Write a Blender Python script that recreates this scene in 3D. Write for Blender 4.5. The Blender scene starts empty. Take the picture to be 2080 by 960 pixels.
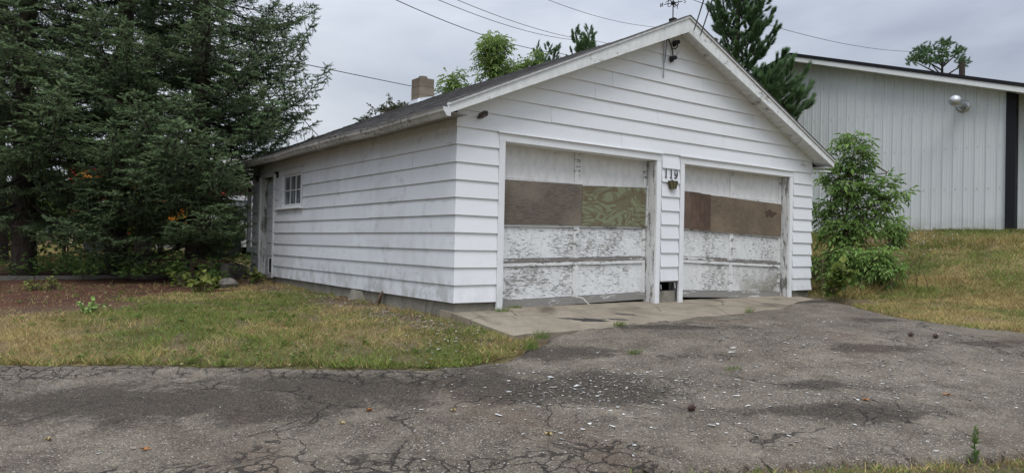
import bpy, math, random
import numpy as np
from mathutils import Vector, Matrix
random.seed(7); RNG = np.random.default_rng(7)
sc = bpy.context.scene; col = sc.collection
PI = math.pi

# ------------------------------------------------------------------ camera
CAM = Vector((-4.6035, -7.4425, 0.8265))
YAW, PITCH, ROLL = 0.632928, 0.010916, 0.020318
Fv = Vector((math.sin(YAW)*math.cos(PITCH), math.cos(YAW)*math.cos(PITCH), math.sin(PITCH)))
Rt = Vector((math.cos(YAW), -math.sin(YAW), 0)); Up = Rt.cross(Fv)
rr = Rt*math.cos(ROLL)+Up*math.sin(ROLL); uu = -Rt*math.sin(ROLL)+Up*math.cos(ROLL)
cd = bpy.data.cameras.new('camera'); cam = bpy.data.objects.new('camera', cd); col.objects.link(cam)
cam.matrix_world = Matrix(((rr.x, uu.x, -Fv.x, CAM.x), (rr.y, uu.y, -Fv.y, CAM.y), (rr.z, uu.z, -Fv.z, CAM.z), (0, 0, 0, 1)))
cd.sensor_width = 36; cd.sensor_fit = 'HORIZONTAL'; cd.lens = 1455.2/2080*36; cd.clip_end = 2000; cd.clip_start = .05
sc.camera = cam
# ------------------------------------------------------------------ sky, sun, exposure
SUN_EL, SUN_AZ = math.radians(58), math.radians(216)      # azimuth measured clockwise from +Y
w = bpy.data.worlds.new('World'); sc.world = w; w.use_nodes = True
nt = w.node_tree; nt.nodes.clear()
def N(t, k, **kw):
    n = t.nodes.new(k)
    for a, b in kw.items(): setattr(n, a, b)
    return n
out = N(nt, 'ShaderNodeOutputWorld'); bg = N(nt, 'ShaderNodeBackground'); bg.inputs[1].default_value = 0.1
sky = N(nt, 'ShaderNodeTexSky', sky_type='NISHITA'); sky.sun_disc = False; sky.sun_elevation = SUN_EL; sky.sun_rotation = SUN_AZ
tc = N(nt, 'ShaderNodeTexCoord'); sep = N(nt, 'ShaderNodeSeparateXYZ'); nt.links.new(tc.outputs['Generated'], sep.inputs[0])
mp = N(nt, 'ShaderNodeMapping'); mp.inputs['Scale'].default_value = (1.0, 1.0, 2.6); mp.inputs['Rotation'].default_value = (0.15, .2, .6)
nt.links.new(tc.outputs['Generated'], mp.inputs[0])
no = N(nt, 'ShaderNodeTexNoise'); no.inputs['Scale'].default_value = 1.9; no.inputs['Detail'].default_value = 7; no.inputs['Roughness'].default_value = .52
no.inputs['Distortion'].default_value = .35
nt.links.new(mp.outputs[0], no.inputs['Vector'])
cr = N(nt, 'ShaderNodeValToRGB'); cr.color_ramp.elements[0].position = .34; cr.color_ramp.elements[1].position = .68
cr.color_ramp.elements[0].color = (3.6, 4.0, 4.85, 1); cr.color_ramp.elements[1].color = (7.3, 7.7, 8.3, 1)
nt.links.new(no.outputs['Fac'], cr.inputs[0])
m1 = N(nt, 'ShaderNodeMath', operation='MAXIMUM'); nt.links.new(sep.outputs['Z'], m1.inputs[0]); m1.inputs[1].default_value = 0
m2 = N(nt, 'ShaderNodeMath', operation='MULTIPLY_ADD'); nt.links.new(m1.outputs[0], m2.inputs[0]); m2.inputs[1].default_value = 2.0; m2.inputs[2].default_value = .50
vm = N(nt, 'ShaderNodeVectorMath', operation='SCALE'); nt.links.new(cr.outputs[0], vm.inputs[0]); nt.links.new(m2.outputs[0], vm.inputs['Scale'])
mx = N(nt, 'ShaderNodeMixRGB'); mx.inputs[0].default_value = .9; nt.links.new(sky.outputs[0], mx.inputs[1]); nt.links.new(vm.outputs[0], mx.inputs[2])
nt.links.new(mx.outputs[0], bg.inputs[0]); nt.links.new(bg.outputs[0], out.inputs[0])
sd = bpy.data.lights.new('sun', 'SUN'); sd.energy = 1.35; sd.angle = math.radians(30); sd.color = (1, .975, .94)
so = bpy.data.objects.new('sun', sd); col.objects.link(so)
sdir = Vector((math.sin(SUN_AZ)*math.cos(SUN_EL), math.cos(SUN_AZ)*math.cos(SUN_EL), math.sin(SUN_EL)))
so.rotation_euler = (-sdir).to_track_quat('-Z', 'Y').to_euler(); so.location = (0, 0, 30)
vs = sc.view_settings; vs.view_transform = 'Standard'; vs.look = 'None'; vs.exposure = 0.24; vs.gamma = 1
sc.cycles.max_bounces = 6; sc.cycles.diffuse_bounces = 3; sc.cycles.glossy_bounces = 2; sc.cycles.transmission_bounces = 3; sc.cycles.transparent_max_bounces = 4
sc.cycles.use_adaptive_sampling = True

# ------------------------------------------------------------------ helpers
HF = np.array([math.sin(YAW), math.cos(YAW)]); HR = np.array([math.cos(YAW), -math.sin(YAW)])
def CW(c, d):                                    # (metres across, metres ahead of the photographer) -> world x, y
    return CAM.x+HR[0]*c+HF[0]*d, CAM.y+HR[1]*c+HF[1]*d
def ground(x, y):
    x = np.asarray(x, float); y = np.asarray(y, float)
    d = (x-CAM.x)*HF[0]+(y-CAM.y)*HF[1]
    z = np.interp(d, [-40, 0, 4.3, 6.9, 8.2, 9.5, 14, 17, 30, 60], [-1.6, -.85, -.55, -.31, -.15, -.09, -.03, .06, .25, .3])
    t = np.clip((x-7.6)/(14.0-7.6), 0, 1.1)
    h = 1.20*(t*t*(3-2*np.minimum(t, 1))*.45+t*.55)
    z = z+np.where(x > 7.6, h, 0)
    z = z+.035*np.exp(-((x+.35)**2/.8+(y+.35)**2/.8))
    ins = (x > .1) & (x < 7.65) & (y > .1) & (y < 8.2)
    return np.where(ins, -.35, z)
def gz(x, y): return float(ground(x, y))
_tab = RNG.random((64, 64, 8))
def vnoise(x, y, s, k=0):
    x = np.asarray(x)*s+17.3*k+500; y = np.asarray(y)*s-9.1*k+500
    i = np.floor(x).astype(int); j = np.floor(y).astype(int); fx = x-i; fy = y-j
    fx = fx*fx*(3-2*fx); fy = fy*fy*(3-2*fy)
    T = lambda a, b: _tab[a % 64, b % 64, k % 8]
    return (T(i, j)*(1-fx)+T(i+1, j)*fx)*(1-fy)+(T(i, j+1)*(1-fx)+T(i+1, j+1)*fx)*fy
def fnoise(x, y, s, k=0, o=3):
    r = 0; a = 1; t = 0
    for q in range(o):
        r = r+a*vnoise(x, y, s*2**q, k+q); t += a; a *= .55
    return r/t

def setp(o, label=None, cat=None, group=None, kind=None):
    if label: o['label'] = label
    if cat: o['category'] = cat
    if group: o['group'] = group
    if kind: o['kind'] = kind
    return o
def thing(name, loc, label, cat, group=None):
    o = bpy.data.objects.new(name, None); col.objects.link(o); o.location = loc; o.empty_display_size = .1
    return setp(o, label, cat, group)
def wloc(o):
    v = Vector((0, 0, 0))
    while o is not None: v = v+o.location; o = o.parent
    return v
class MB:
    def __init__(s): s.v = []; s.f = []; s.m = []
    def add(s, vs, fs, m=0):
        b = len(s.v); s.v += [tuple(v) for v in vs]; s.f += [tuple(b+i for i in f) for f in fs]; s.m += [m]*len(fs); return s
    def box(s, a, b, m=0):
        x0, y0, z0 = a; x1, y1, z1 = b
        return s.add([(x0, y0, z0), (x1, y0, z0), (x1, y1, z0), (x0, y1, z0), (x0, y0, z1), (x1, y0, z1), (x1, y1, z1), (x0, y1, z1)],
                     [(3, 2, 1, 0), (4, 5, 6, 7), (0, 1, 5, 4), (1, 2, 6, 5), (2, 3, 7, 6), (3, 0, 4, 7)], m)
    def hexa(s, p, m=0):       # eight corners, bottom four then top four
        return s.add(p, [(3, 2, 1, 0), (4, 5, 6, 7), (0, 1, 5, 4), (1, 2, 6, 5), (2, 3, 7, 6), (3, 0, 4, 7)], m)
    def loft(s, A, B, m=0):    # two rings of the same length
        n = len(A); return s.add(list(A)+list(B), [tuple(range(n))[::-1], tuple(range(n, 2*n))]+[(i, (i+1) % n, n+(i+1) % n, n+i) for i in range(n)], m)
    def tube(s, P, R, n=8, m=0, cap=True):
        P = [Vector(p) for p in P]; R = R if isinstance(R, (list, tuple)) else [R]*len(P)
        rings = []; ref = None
        for i, p in enumerate(P):
            t = (P[min(i+1, len(P)-1)]-P[max(i-1, 0)]).normalized()
            if ref is None: ref = Vector((0, 0, 1)) if abs(t.z) < .9 else Vector((1, 0, 0))
            a = (ref-t*ref.dot(t)).normalized(); ref = a; b = t.cross(a)
            rings.append([p+(a*math.cos(2*PI*k/n)+b*math.sin(2*PI*k/n))*R[i] for k in range(n)])
        vs = [v for r in rings for v in r]; fs = []
        for i in range(len(P)-1):
            for k in range(n):
                k2 = (k+1) % n; fs.append((i*n+k, i*n+k2, (i+1)*n+k2, (i+1)*n+k))
        if cap: fs += [tuple(range(n))[::-1], tuple(range((len(P)-1)*n, len(P)*n))]
        return s.add(vs, fs, m)
    def build(s, name, mats, parent=None, smooth=False, kind=None, label=None):
        me = bpy.data.meshes.new(name); o0 = wloc(parent) if parent is not None else Vector((0, 0, 0))
        me.from_pydata([(x-o0.x, y-o0.y, z-o0.z) for x, y, z in s.v], [], s.f)
        for m in (mats if isinstance(mats, (list, tuple)) else [mats]): me.materials.append(m)
        me.polygons.foreach_set('material_index', s.m)
        if smooth: me.polygons.foreach_set('use_smooth', [True]*len(s.f))
        me.update()
        o = bpy.data.objects.new(name, me); col.objects.link(o)
        if parent is not None: o.parent = parent
        if kind: o['kind'] = kind
        if label: o['label'] = label
        return o
def npmesh(name, V, F, mats, mi=None, attrs=None, parent=None, smooth=False, kind=None, link=True):
    """V (n,3) float, F (m,k) int with k 3 or 4"""
    V = np.asarray(V, np.float32); F = np.asarray(F, np.int32); k = F.shape[1]
    me = bpy.data.meshes.new(name)
    me.vertices.add(len(V)); me.vertices.foreach_set('co', V.ravel())
    me.loops.add(F.size); me.loops.foreach_set('vertex_index', F.ravel())
    me.polygons.add(len(F)); me.polygons.foreach_set('loop_start', np.arange(0, F.size, k, dtype=np.int32))
    for m in (mats if isinstance(mats, (list, tuple)) else [mats]): me.materials.append(m)
    if mi is not None: me.polygons.foreach_set('material_index', np.asarray(mi, np.int32))
    if smooth: me.polygons.foreach_set('use_smooth', np.ones(len(F), bool))
    for an, (typ, dat) in (attrs or {}).items():
        a = me.attributes.new(an, typ, 'POINT')
        if typ == 'FLOAT': a.data.foreach_set('value', np.asarray(dat, np.float32).ravel())
        else: a.data.foreach_set('color', np.asarray(dat, np.float32).ravel())
    me.update(calc_edges=True)
    o = bpy.data.objects.new(name, me)
    if link: col.objects.link(o)
    if parent is not None: o.parent = parent
    if kind: o['kind'] = kind
    return o

# ------------------------------------------------------------------ material toolkit
class Mt:
    def __init__(s, name, rough=.7, base=(.5, .5, .5), metal=0, spec=.5):
        s.m = bpy.data.materials.new(name); s.m.use_nodes = True; s.t = s.m.node_tree
        s.b = s.t.nodes['Principled BSDF']; s.b.inputs['Roughness'].default_value = rough; s.b.inputs['Base Color'].default_value = (*base, 1)
        s.b.inputs['Metallic'].default_value = metal; s.b.inputs['Specular IOR Level'].default_value = spec; s._pos = None
    def pos(s, scale=(1, 1, 1)):
        if s._pos is None: s._pos = N(s.t, 'ShaderNodeNewGeometry').outputs['Position']
        if scale == (1, 1, 1): return s._pos
        mp = N(s.t, 'ShaderNodeMapping'); mp.inputs['Scale'].default_value = scale; s.t.links.new(s._pos, mp.inputs[0]); return mp.outputs[0]
    def objpos(s, scale=(1, 1, 1)):
        tc = N(s.t, 'ShaderNodeTexCoord'); mp = N(s.t, 'ShaderNodeMapping'); mp.inputs['Scale'].default_value = scale
        s.t.links.new(tc.outputs['Object'], mp.inputs[0]); return mp.outputs[0]
    def noise(s, scale, detail=4, rough=.55, vec=(1, 1, 1), dist=0, v=None, w=None):
        n = N(s.t, 'ShaderNodeTexNoise'); n.inputs['Scale'].default_value = scale; n.inputs['Detail'].default_value = detail
        n.inputs['Roughness'].default_value = rough; n.inputs['Distortion'].default_value = dist
        s.t.links.new(v if v is not None else s.pos(vec), n.inputs['Vector'])
        return n.outputs['Fac']
    def voro(s, scale, feat='F1', outp='Distance', vec=(1, 1, 1), v=None, rnd=1):
        n = N(s.t, 'ShaderNodeTexVoronoi', feature=feat); n.inputs['Scale'].default_value = scale; n.inputs['Randomness'].default_value = rnd
        s.t.links.new(v if v is not None else s.pos(vec), n.inputs['Vector']); return n.outputs[outp]
    def ramp(s, x, a, b, ca=(0, 0, 0), cb=(1, 1, 1), interp='LINEAR'):
        r = N(s.t, 'ShaderNodeValToRGB'); e = r.color_ramp.elements; r.color_ramp.interpolation = interp
        e[0].position = a; e[1].position = b; e[0].color = (*ca, 1); e[1].color = (*cb, 1); s.t.links.new(x, r.inputs[0]); return r.outputs[0]
    def mix(s, f, a, b, mode='MIX'):
        n = N(s.t, 'ShaderNodeMixRGB', blend_type=mode)
        for i, v in enumerate((f, a, b)):
            if hasattr(v, 'is_linked'): s.t.links.new(v, n.inputs[i])
            elif isinstance(v, (tuple, list)): n.inputs[i].default_value = (*v[:3], 1)
            else: n.inputs[i].default_value = v if i == 0 else (v, v, v, 1)
        return n.outputs[0]
    def math(s, op, a, b=0.0, c=None, clamp=False):
        n = N(s.t, 'ShaderNodeMath', operation=op); n.use_clamp = clamp
        for i, v in enumerate((a, b, c)):
            if v is None: continue
            if hasattr(v, 'is_linked'): s.t.links.new(v, n.inputs[i])
            else: n.inputs[i].default_value = v
        return n.outputs[0]
    def attr(s, name, o='Fac'):
        n = N(s.t, 'ShaderNodeAttribute'); n.attribute_name = name; return n.outputs[o]
    def rand(s):
        return N(s.t, 'ShaderNodeObjectInfo').outputs['Random']
    def xyz(s):
        n = N(s.t, 'ShaderNodeSeparateXYZ'); s.t.links.new(s.pos(), n.inputs[0]); return n.outputs
    def color(s, c): s.t.links.new(c, s.b.inputs['Base Color']); return s
    def rough(s, c): s.t.links.new(c, s.b.inputs['Roughness']); return s
    def bump(s, h, strength=.5, dist=.01):
        n = N(s.t, 'ShaderNodeBump'); n.inputs['Strength'].default_value = strength; n.inputs['Distance'].default_value = dist
        s.t.links.new(h, n.inputs['Height'])
        if s.b.inputs['Normal'].is_linked: s.t.links.new(s.b.inputs['Normal'].links[0].from_socket, n.inputs['Normal'])
        s.t.links.new(n.outputs[0], s.b.inputs['Normal']); return s
    def leafy(s, k=.35):          # light passes through thin leaves
        tr = N(s.t, 'ShaderNodeBsdfTranslucent'); mx = N(s.t, 'ShaderNodeMixShader'); mx.inputs[0].default_value = k
        l = s.b.inputs['Base Color'].links
        if l: s.t.links.new(l[0].from_socket, tr.inputs[0])
        else: tr.inputs[0].default_value = s.b.inputs['Base Color'].default_value
        s.t.links.new(s.b.outputs[0], mx.inputs[1]); s.t.links.new(tr.outputs[0], mx.inputs[2])
        s.t.links.new(mx.outputs[0], s.t.nodes['Material Output'].inputs[0]); return s
M = {}
def siding(name, grime, base=(.79, .80, .82)):
    m = Mt(name, .55, spec=.35)
    tone = m.math('MULTIPLY_ADD', m.rand(), .07, .95)
    c = m.mix(1.0, base, tone, 'MULTIPLY')
    big = m.noise(.8, 5, .6); fine = m.noise(6, 5, .62, (1, 1, .6))
    g = m.ramp(m.math('MULTIPLY_ADD', fine, .45, m.math('MULTIPLY', big, .6)), .50, .68)
    c = m.mix(m.math('MULTIPLY', g, grime), c, (.47, .48, .48))
    patch = m.ramp(m.noise(2.3, 3, .5, (1, 1, 1.8), .8), .60, .63); rb = m.ramp(m.noise(22, 4, .7), .44, .56)
    c = m.mix(m.math('MULTIPLY', m.math('MULTIPLY', patch, rb), grime*.9), c, (.36, .37, .38))
    z = m.xyz()['Z']; low = m.ramp(z, .14, .60, (1, 1, 1), (0, 0, 0)); st = m.ramp(m.noise(5, 5, .65, (1, 1, .6)), .47, .60)
    c = m.mix(m.math('MULTIPLY', m.math('MULTIPLY', low, st), .12+grime*1.2), c, (.37, .38, .36))
    spk = m.ramp(m.noise(60, 3, .6, (.5, .5, 2.2)), .66, .70); c = m.mix(m.math('MULTIPLY', spk, .05+grime*.3), c, (.33, .32, .30))
    m.color(c); m.bump(m.noise(70, 4, .6, (.25, .25, 1.6)), .35, .004); m.bump(m.noise(6, 3, .6), .3, .006)
    return m.m
M['side'] = siding('grimy_shaded_white_siding', .48, (.665, .68, .71)); M['front'] = siding('white_siding', .07, (.80, .81, .83))  # side base colour darkened for its shaded face, on top of real grime
M['trim'] = siding('white_trim', .12, (.80, .81, .82))
def peel(name, thr, base=(.78, .79, .79), wood=(.33, .31, .28), vx=(.55, .55, 3.2), sc_=9, extra=None):
    m = Mt(name, .6, spec=.3)
    a = m.noise(sc_, 8, .72, vx, .25); b = m.noise(1.7, 4, .6); e = m.noise(55, 4, .7, vx)
    f = m.math('MULTIPLY_ADD', b, .28, m.math('MULTIPLY_ADD', e, .25, m.math('MULTIPLY', a, .62)))
    mask = m.ramp(f, thr, thr+.012)
    wd = m.mix(m.noise(40, 4, .6, (.4, .4, 6)), wood, tuple(x*.55 for x in wood))
    pt = m.mix(m.ramp(m.noise(12, 5, .6, (1, 1, .5)), .4, .75), base, tuple(x*.8 for x in base))
    c = m.mix(mask, pt, wd)
    if extra: c = extra(m, c)
    m.color(c); m.bump(m.math('SUBTRACT', 1.0, mask), .8, .003); m.bump(m.noise(60, 4, .6, (.3, .3, 4)), .3, .003)
    return m.m
M['door_top'] = peel('door_paint_sheltered', .70, (.74, .735, .72))
M['door_low'] = peel('door_paint_peeling', .618, (.78, .79, .79), (.38, .365, .34), (.5, .5, 2.4), 24)
def _stain(m, c):
    X = m.xyz(); f = m.math('MULTIPLY', m.ramp(X['X'], 0, 1), 1.0)
    s = m.math('MULTIPLY', m.math('SUBTRACT', X['X'], 5.3, clamp=True), 1.0, clamp=True)
    l = m.math('SUBTRACT', 1.0, m.math('MULTIPLY', X['Z'], 1.7), clamp=True)
    return m.mix(m.math('MULTIPLY', m.math('MULTIPLY', s, l), m.ramp(m.noise(3.5, 5, .6), .3, .55)), c, (.17, .15, .10))
M['door_low2'] = peel('door_paint_peeling_stained', .618, (.76, .765, .75), (.37, .355, .33), (.5, .5, 2.4), 24, extra=_stain)
M['rail_mid'] = peel('worn_middle_rail_paint', .535, (.72, .72, .71), (.27, .25, .23), (.5, .5, 2.5), 8)
M['rail_peel'] = peel('worn_rail_paint', .63, (.74, .74, .73), (.30, .28, .26), (.5, .5, 2.5), 8)
M['bare'] = peel('weathered_bare_wood', .50, (.66, .66, .65), (.34, .325, .30), (.5, .5, 3), 7)
M['jamb'] = peel('worn_jamb_paint', .60, (.70, .70, .69), (.25, .24, .22), (3, 3, .5), 6)
M['barge'] = peel('peeling_barge_paint', .655, (.76, .77, .76), (.44, .42, .39), (.9, .9, 1.8), 9)
def ply(name, a, b, swirl=False, vec=(.6, .6, 6)):
    m = Mt(name, .75, spec=.2)
    if swirl:
        d = m.noise(1.5, 2, .5, (1, 1, 1.9), .7); rings = N(m.t, 'ShaderNodeMath', operation='SINE'); m.t.links.new(m.math('MULTIPLY', d, 74.0), rings.inputs[0])
        big = m.ramp(m.noise(2.6, 3, .5, (1, 1, 2.6), .7), .50, .54)
        c = m.mix(m.ramp(m.math('MULTIPLY_ADD', rings.outputs[0], .5, .5), .35, .85), a, b)
        c = m.mix(m.math('MULTIPLY', big, .75), c, b)
        c = m.mix(m.ramp(m.noise(30, 4, .6, (1, 1, 3)), .35, .8), c, tuple(x*.75 for x in a))
        m.color(c)
    else:
        g = m.noise(13, 6, .65, vec, .3); l = m.noise(1.6, 4, .6)
        c = m.mix(m.ramp(g, .36, .68), a, b); c = m.mix(m.ramp(l, .45, .7), c, tuple(x*1.25 for x in a))
        c = m.mix(m.ramp(m.noise(70, 3, .5, (.3, .3, 3)), .62, .68), c, tuple(x*.45 for x in b))
        m.color(c)
    m.bump(m.noise(45, 5, .6, (.4, .4, 5)), .4, .003); return m.m
M['ply_a'] = ply('weathered_plywood', (.178, .150, .122), (.086, .072, .060))
M['ply_b'] = ply('treated_plywood', (.225, .245, .15), (.135, .092, .06), True)
M['ply_c'] = ply('brown_plywood', (.195, .150, .105), (.105, .080, .06))
M['plank_a'] = ply('red_brown_plank', (.150, .105, .078), (.088, .064, .05), vec=(6, 6, .6))
M['plank_b'] = ply('dark_plank', (.135, .09, .066), (.058, .04, .032), vec=(6, 6, .6))
def conc(name, a, b, sc_=6):
    m = Mt(name, .9, spec=.2)
    c = m.mix(m.ramp(m.noise(sc_*.4, 5, .65), .35, .68), a, b); c = m.mix(m.ramp(m.noise(120, 3, .6), .4, .75), c, tuple(x*.6 for x in b))
    c = m.mix(m.ramp(m.noise(1.1, 5, .6, (1, 1, 1), .6), .58, .72), c, tuple(x*.45 for x in b))
    ck = m.ramp(m.voro(.9, 'DISTANCE_TO_EDGE', v=m.objpos((1, 1.4, 1))), .003, .010, (1, 1, 1), (0, 0, 0)); ck = m.math('MULTIPLY', ck, m.ramp(m.noise(1.3, 4, .6), .46, .54)); c = m.mix(m.math('MULTIPLY', ck, .8), c, (.05, .04, .032))
    sp = m.ramp(m.noise(3.2, 7, .75), .54, .64); c = m.mix(m.math('MULTIPLY', sp, .45), c, tuple(x*.55 for x in b))
    m.color(c); m.bump(m.noise(90, 4, .7), .6, .005); m.bump(m.noise(9, 6, .7), .5, .012); return m.m
M['slab'] = conc('apron_concrete', (.40, .345, .265), (.26, .222, .17))
M['found'] = conc('foundation_concrete', (.34, .32, .265), (.22, .205, .17), 9)
M['kerb'] = conc('kerb_concrete', (.24, .23, .20), (.13, .125, .11), 8)
M['stone'] = conc('field_stone', (.27, .25, .22), (.15, .14, .125), 12)
m = Mt('tar', .55, (.018, .018, .02)); m.bump(m.noise(60, 3, .6), .5, .004); M['tar'] = m.m
def plain(name, c, r=.6, metal=0, vary=.25, sc_=14, spec=.4):
    m = Mt(name, r, c, metal, spec); m.color(m.mix(m.ramp(m.noise(sc_, 5, .6), .35, .7), c, tuple(x*(1-vary) for x in c)))
    m.bump(m.noise(sc_*5, 3, .6), .2, .002); return m.m
M['dark'] = plain('dark_interior', (.012, .012, .012), .95)  # near black; shade inside the garage put into colour, also sheathing and mortar
M['black'] = plain('black_metal', (.02, .02, .022), .45, .3)
M['iron'] = plain('wrought_iron', (.025, .023, .022), .6, .5)
M['brown_metal'] = plain('brown_case', (.11, .085, .07), .6)
M['brass'] = plain('tarnished_brass', (.20, .18, .095), .5, .5)
M['galv'] = plain('galvanised_metal', (.55, .56, .57), .35, .75, .2)
M['flash'] = plain('aluminium_flashing', (.62, .65, .68), .35, .6, .3)
M['number'] = plain('house_number_metal', (.09, .09, .10), .5, .4)
M['window_white'] = plain('window_white_paint', (.72, .73, .74), .55)
M['wire'] = plain('cable_sheath', (.03, .03, .033), .6)
M['rope'] = plain('frayed_rope', (.72, .71, .68), .9)
m = Mt('window_glass', .12, (.10, .115, .13), 0, .8); m.color(m.mix(m.ramp(m.noise(3.2, 3, .6, (1, 5, .6), .3), .42, .62), (.085, .092, .10), (.26, .275, .29))); M['glass'] = m.m
m = Mt('gutter_paint', .55, spec=.35)
c = m.mix(m.ramp(m.noise(2.2, 4, .6, (1, .6, 1)), .4, .7), (.50, .485, .46), (.33, .32, .30))
st = m.math('MULTIPLY', m.ramp(m.noise(16, 6, .75, (1, 1.6, 1.2), .4), .53, .57), m.ramp(m.noise(1.1, 3, .5, (1, 1, 1)), .42, .52))
c = m.mix(m.math('MULTIPLY', st, .9), c, (.045, .042, .04)); m.color(c); M['gutter'] = m.m
m = Mt('asphalt_shingle', .95, spec=.15)
c = m.mix(m.rand(), (.085, .082, .085), (.12, .115, .115)); c = m.mix(m.ramp(m.noise(220, 2, .7), .3, .8), c, (.045, .045, .05)); c = m.mix(m.ramp(m.noise(3, 4, .6), .4, .7), c, (.15, .145, .14))
m.color(c); m.bump(m.noise(200, 2, .6), .5, .003); M['shingle'] = m.m
m = Mt('chimney_block', .9, spec=.2)
c = m.mix(m.ramp(m.noise(5, 5, .65), .35, .7), (.33, .29, .225), (.23, .20, .155)); z = m.xyz()['Z']
c = m.mix(m.math('MULTIPLY', m.ramp(m.math('MULTIPLY_ADD', z, .8, -3.3), .10, .40), .7), c, (.15, .115, .09)); m.color(c); m.bump(m.noise(90, 4, .7), .5, .005); M['chimney'] = m.m
m = Mt('barn_metal', .5, (.58, .62, .62), .0, .4); c = m.mix(m.ramp(m.noise(.7, 4, .6, (1, 1, .4)), .35, .7), (.63, .665, .665), (.57, .60, .605)); m.color(c); M['barn_'] = 0; z = m.xyz()['Z']; dz_ = m.math('MULTIPLY', m.ramp(m.math('MULTIPLY_ADD', z, .5, -.68), .0, .22, (1, 1, 1), (0, 0, 0)), m.ramp(m.noise(2.2, 6, .7), .38, .62)); rs = m.ramp(m.noise(2.5, 5, .6, (2.2, 2.2, .12)), .62, .74); c = m.mix(m.math('MULTIPLY', dz_, .55), c, (.30, .28, .23)); c = m.mix(m.math('MULTIPLY', rs, .22), c, (.36, .36, .33)); m.color(c); M['barn'] = m.m; del M['barn_']
M['barn_fascia'] = plain('barn_white_fascia', (.74, .76, .76), .5, 0, .08)
M['barn_roof'] = plain('barn_dark_roof', (.016, .016, .02), .7, 0, spec=.2)
m = Mt('spruce_bark', .95, spec=.1); c = m.mix(m.ramp(m.noise(14, 6, .7, (1, 1, .5)), .35, .7), (.085, .07, .06), (.03, .025, .022)); m.color(c); m.bump(m.noise(22, 5, .7, (1, 1, .4)), 1, .02); M['bark'] = m.m
m = Mt('shrub_bark', .9, spec=.1); c = m.mix(m.ramp(m.noise(20, 5, .7, (1, 1, .4)), .35, .7), (.17, .135, .10), (.08, .065, .05)); m.color(c); M['twig'] = m.m
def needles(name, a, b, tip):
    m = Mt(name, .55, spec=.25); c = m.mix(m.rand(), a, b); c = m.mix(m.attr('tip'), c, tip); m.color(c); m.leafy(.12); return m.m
M['needle'] = needles('spruce_needles', (.044, .070, .034), (.072, .104, .046), (.27, .385, .185))  # tips lightened as if lit, base darkened like inner shade; new growth too
M['needle2'] = needles('pine_needles', (.065, .125, .055), (.085, .155, .065), (.17, .28, .11))
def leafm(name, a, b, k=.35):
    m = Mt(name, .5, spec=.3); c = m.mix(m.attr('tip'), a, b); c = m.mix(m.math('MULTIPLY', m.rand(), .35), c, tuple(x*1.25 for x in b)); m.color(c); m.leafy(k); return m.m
M['leaf_elder'] = leafm('elder_leaves', (.13, .21, .06), (.26, .36, .11))
M['leaf_shrub'] = leafm('shrub_leaves', (.115, .205, .06), (.26, .39, .11), .3)
M['leaf_dark'] = leafm('dark_leaves', (.045, .07, .035), (.12, .13, .07))
M['leaf_far'] = leafm('bright_far_leaves', (.08, .13, .03), (.19, .24, .05))
M['leaf_weed'] = leafm('weed_leaves', (.10, .17, .035), (.25, .29, .07))
m = Mt('grass_blades', .7, spec=.2); m.color(m.attr('col', 'Color')); m.leafy(.3); M['grass'] = m.m
m = Mt('paint_flakes', .7, spec=.3); m.color(m.attr('col', 'Color')); M['chips'] = m.m

# ------------------------------------------------------------------ ground sheet
ROAD = [(-13, 6.1), (-4.48, .457), (-3.753, .048), (-2.843, -.594), (-1.931, -1.251), (-1.36, -1.607), (-.92, -1.757), (-.525, -1.762), (-.233, -1.69),
        (.045, -1.55), (.3, -1.36), (.9, -1.24), (3.2, -1.20), (4.3, -1.16), (5.2, -1.02), (6.2, -.6), (7.3, -.28), (7.72, -.2), (7.22, -.83), (6.27, -1.84), (5.6, -2.65), (5.42, -3.47), (5.6, -4.1),
        (6.5, -6), (8, -9), (7, -8.7), (4, -7.2), (.987, -5.64), (.32, -5.37), (.087, -5.2), (-.985, -4.66), (-4.6, -2.85), (-13, 1.4)]
RP = np.array(ROAD)
def poly_sd(x, y, P=RP):
    x = np.asarray(x, float); y = np.asarray(y, float); d = np.full(x.shape, 1e9); ins = np.zeros(x.shape, bool)
    for i in range(len(P)):
        a = P[i]; b = P[(i+1) % len(P)]; e = b-a; px = x-a[0]; py = y-a[1]
        t = np.clip((px*e[0]+py*e[1])/(e@e), 0, 1); d = np.minimum(d, np.hypot(px-t*e[0], py-t*e[1]))
        c = ((a[1] > y) != (b[1] > y)) & (x < (b[0]-a[0])*(y-a[1])/((b[1]-a[1])+1e-12)+a[0]); ins ^= c
    return np.where(ins, -d, d)
def dirt_mask(x, y):
    yl = np.interp(x, [-12, -4.46, -3.75, -2.87, -1.98, -1.05, -.19, .3], [1.6, 2.44, 2.39, 2.97, 4.26, 4.97, 6.4, 7])
    f = np.clip((y-yl+(fnoise(x, y, 1.6, 2)-.5)*3.2+(fnoise(x, y, 6, 1)-.5)*1.6)/1.5+.35, 0, 1)*(x < .3)
    wall = np.clip(1.25-np.abs(x+.1)/.85+(fnoise(x, y, 2.5, 4)-.5)*1.5, 0, 1)*((y > -.6) & (y < 8) & (x < .3))
    pt = np.clip((fnoise(x, y, .9, 1)-.62)*7, 0, 1)*.8; pt = np.maximum(pt, np.clip((fnoise(x, y, 2.6, 6)-.565-.02*(x > 5))*7, 0, 1)*.7)
    rt = np.clip(1-np.hypot((x-8.3)/1.1, (y+.1)/.8), 0, 1)
    mound = np.clip(1-np.abs(x-12.7+.4*(vnoise(x, y, .5, 3)-.5))/.55, 0, 1)*(x > 8)*np.clip((fnoise(x, y, .8, 5)-.38)*5, 0, 1)
    return np.clip(np.maximum.reduce([f, wall*.9, pt*(x < 8), rt*.8, mound]), 0, 1)
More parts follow.
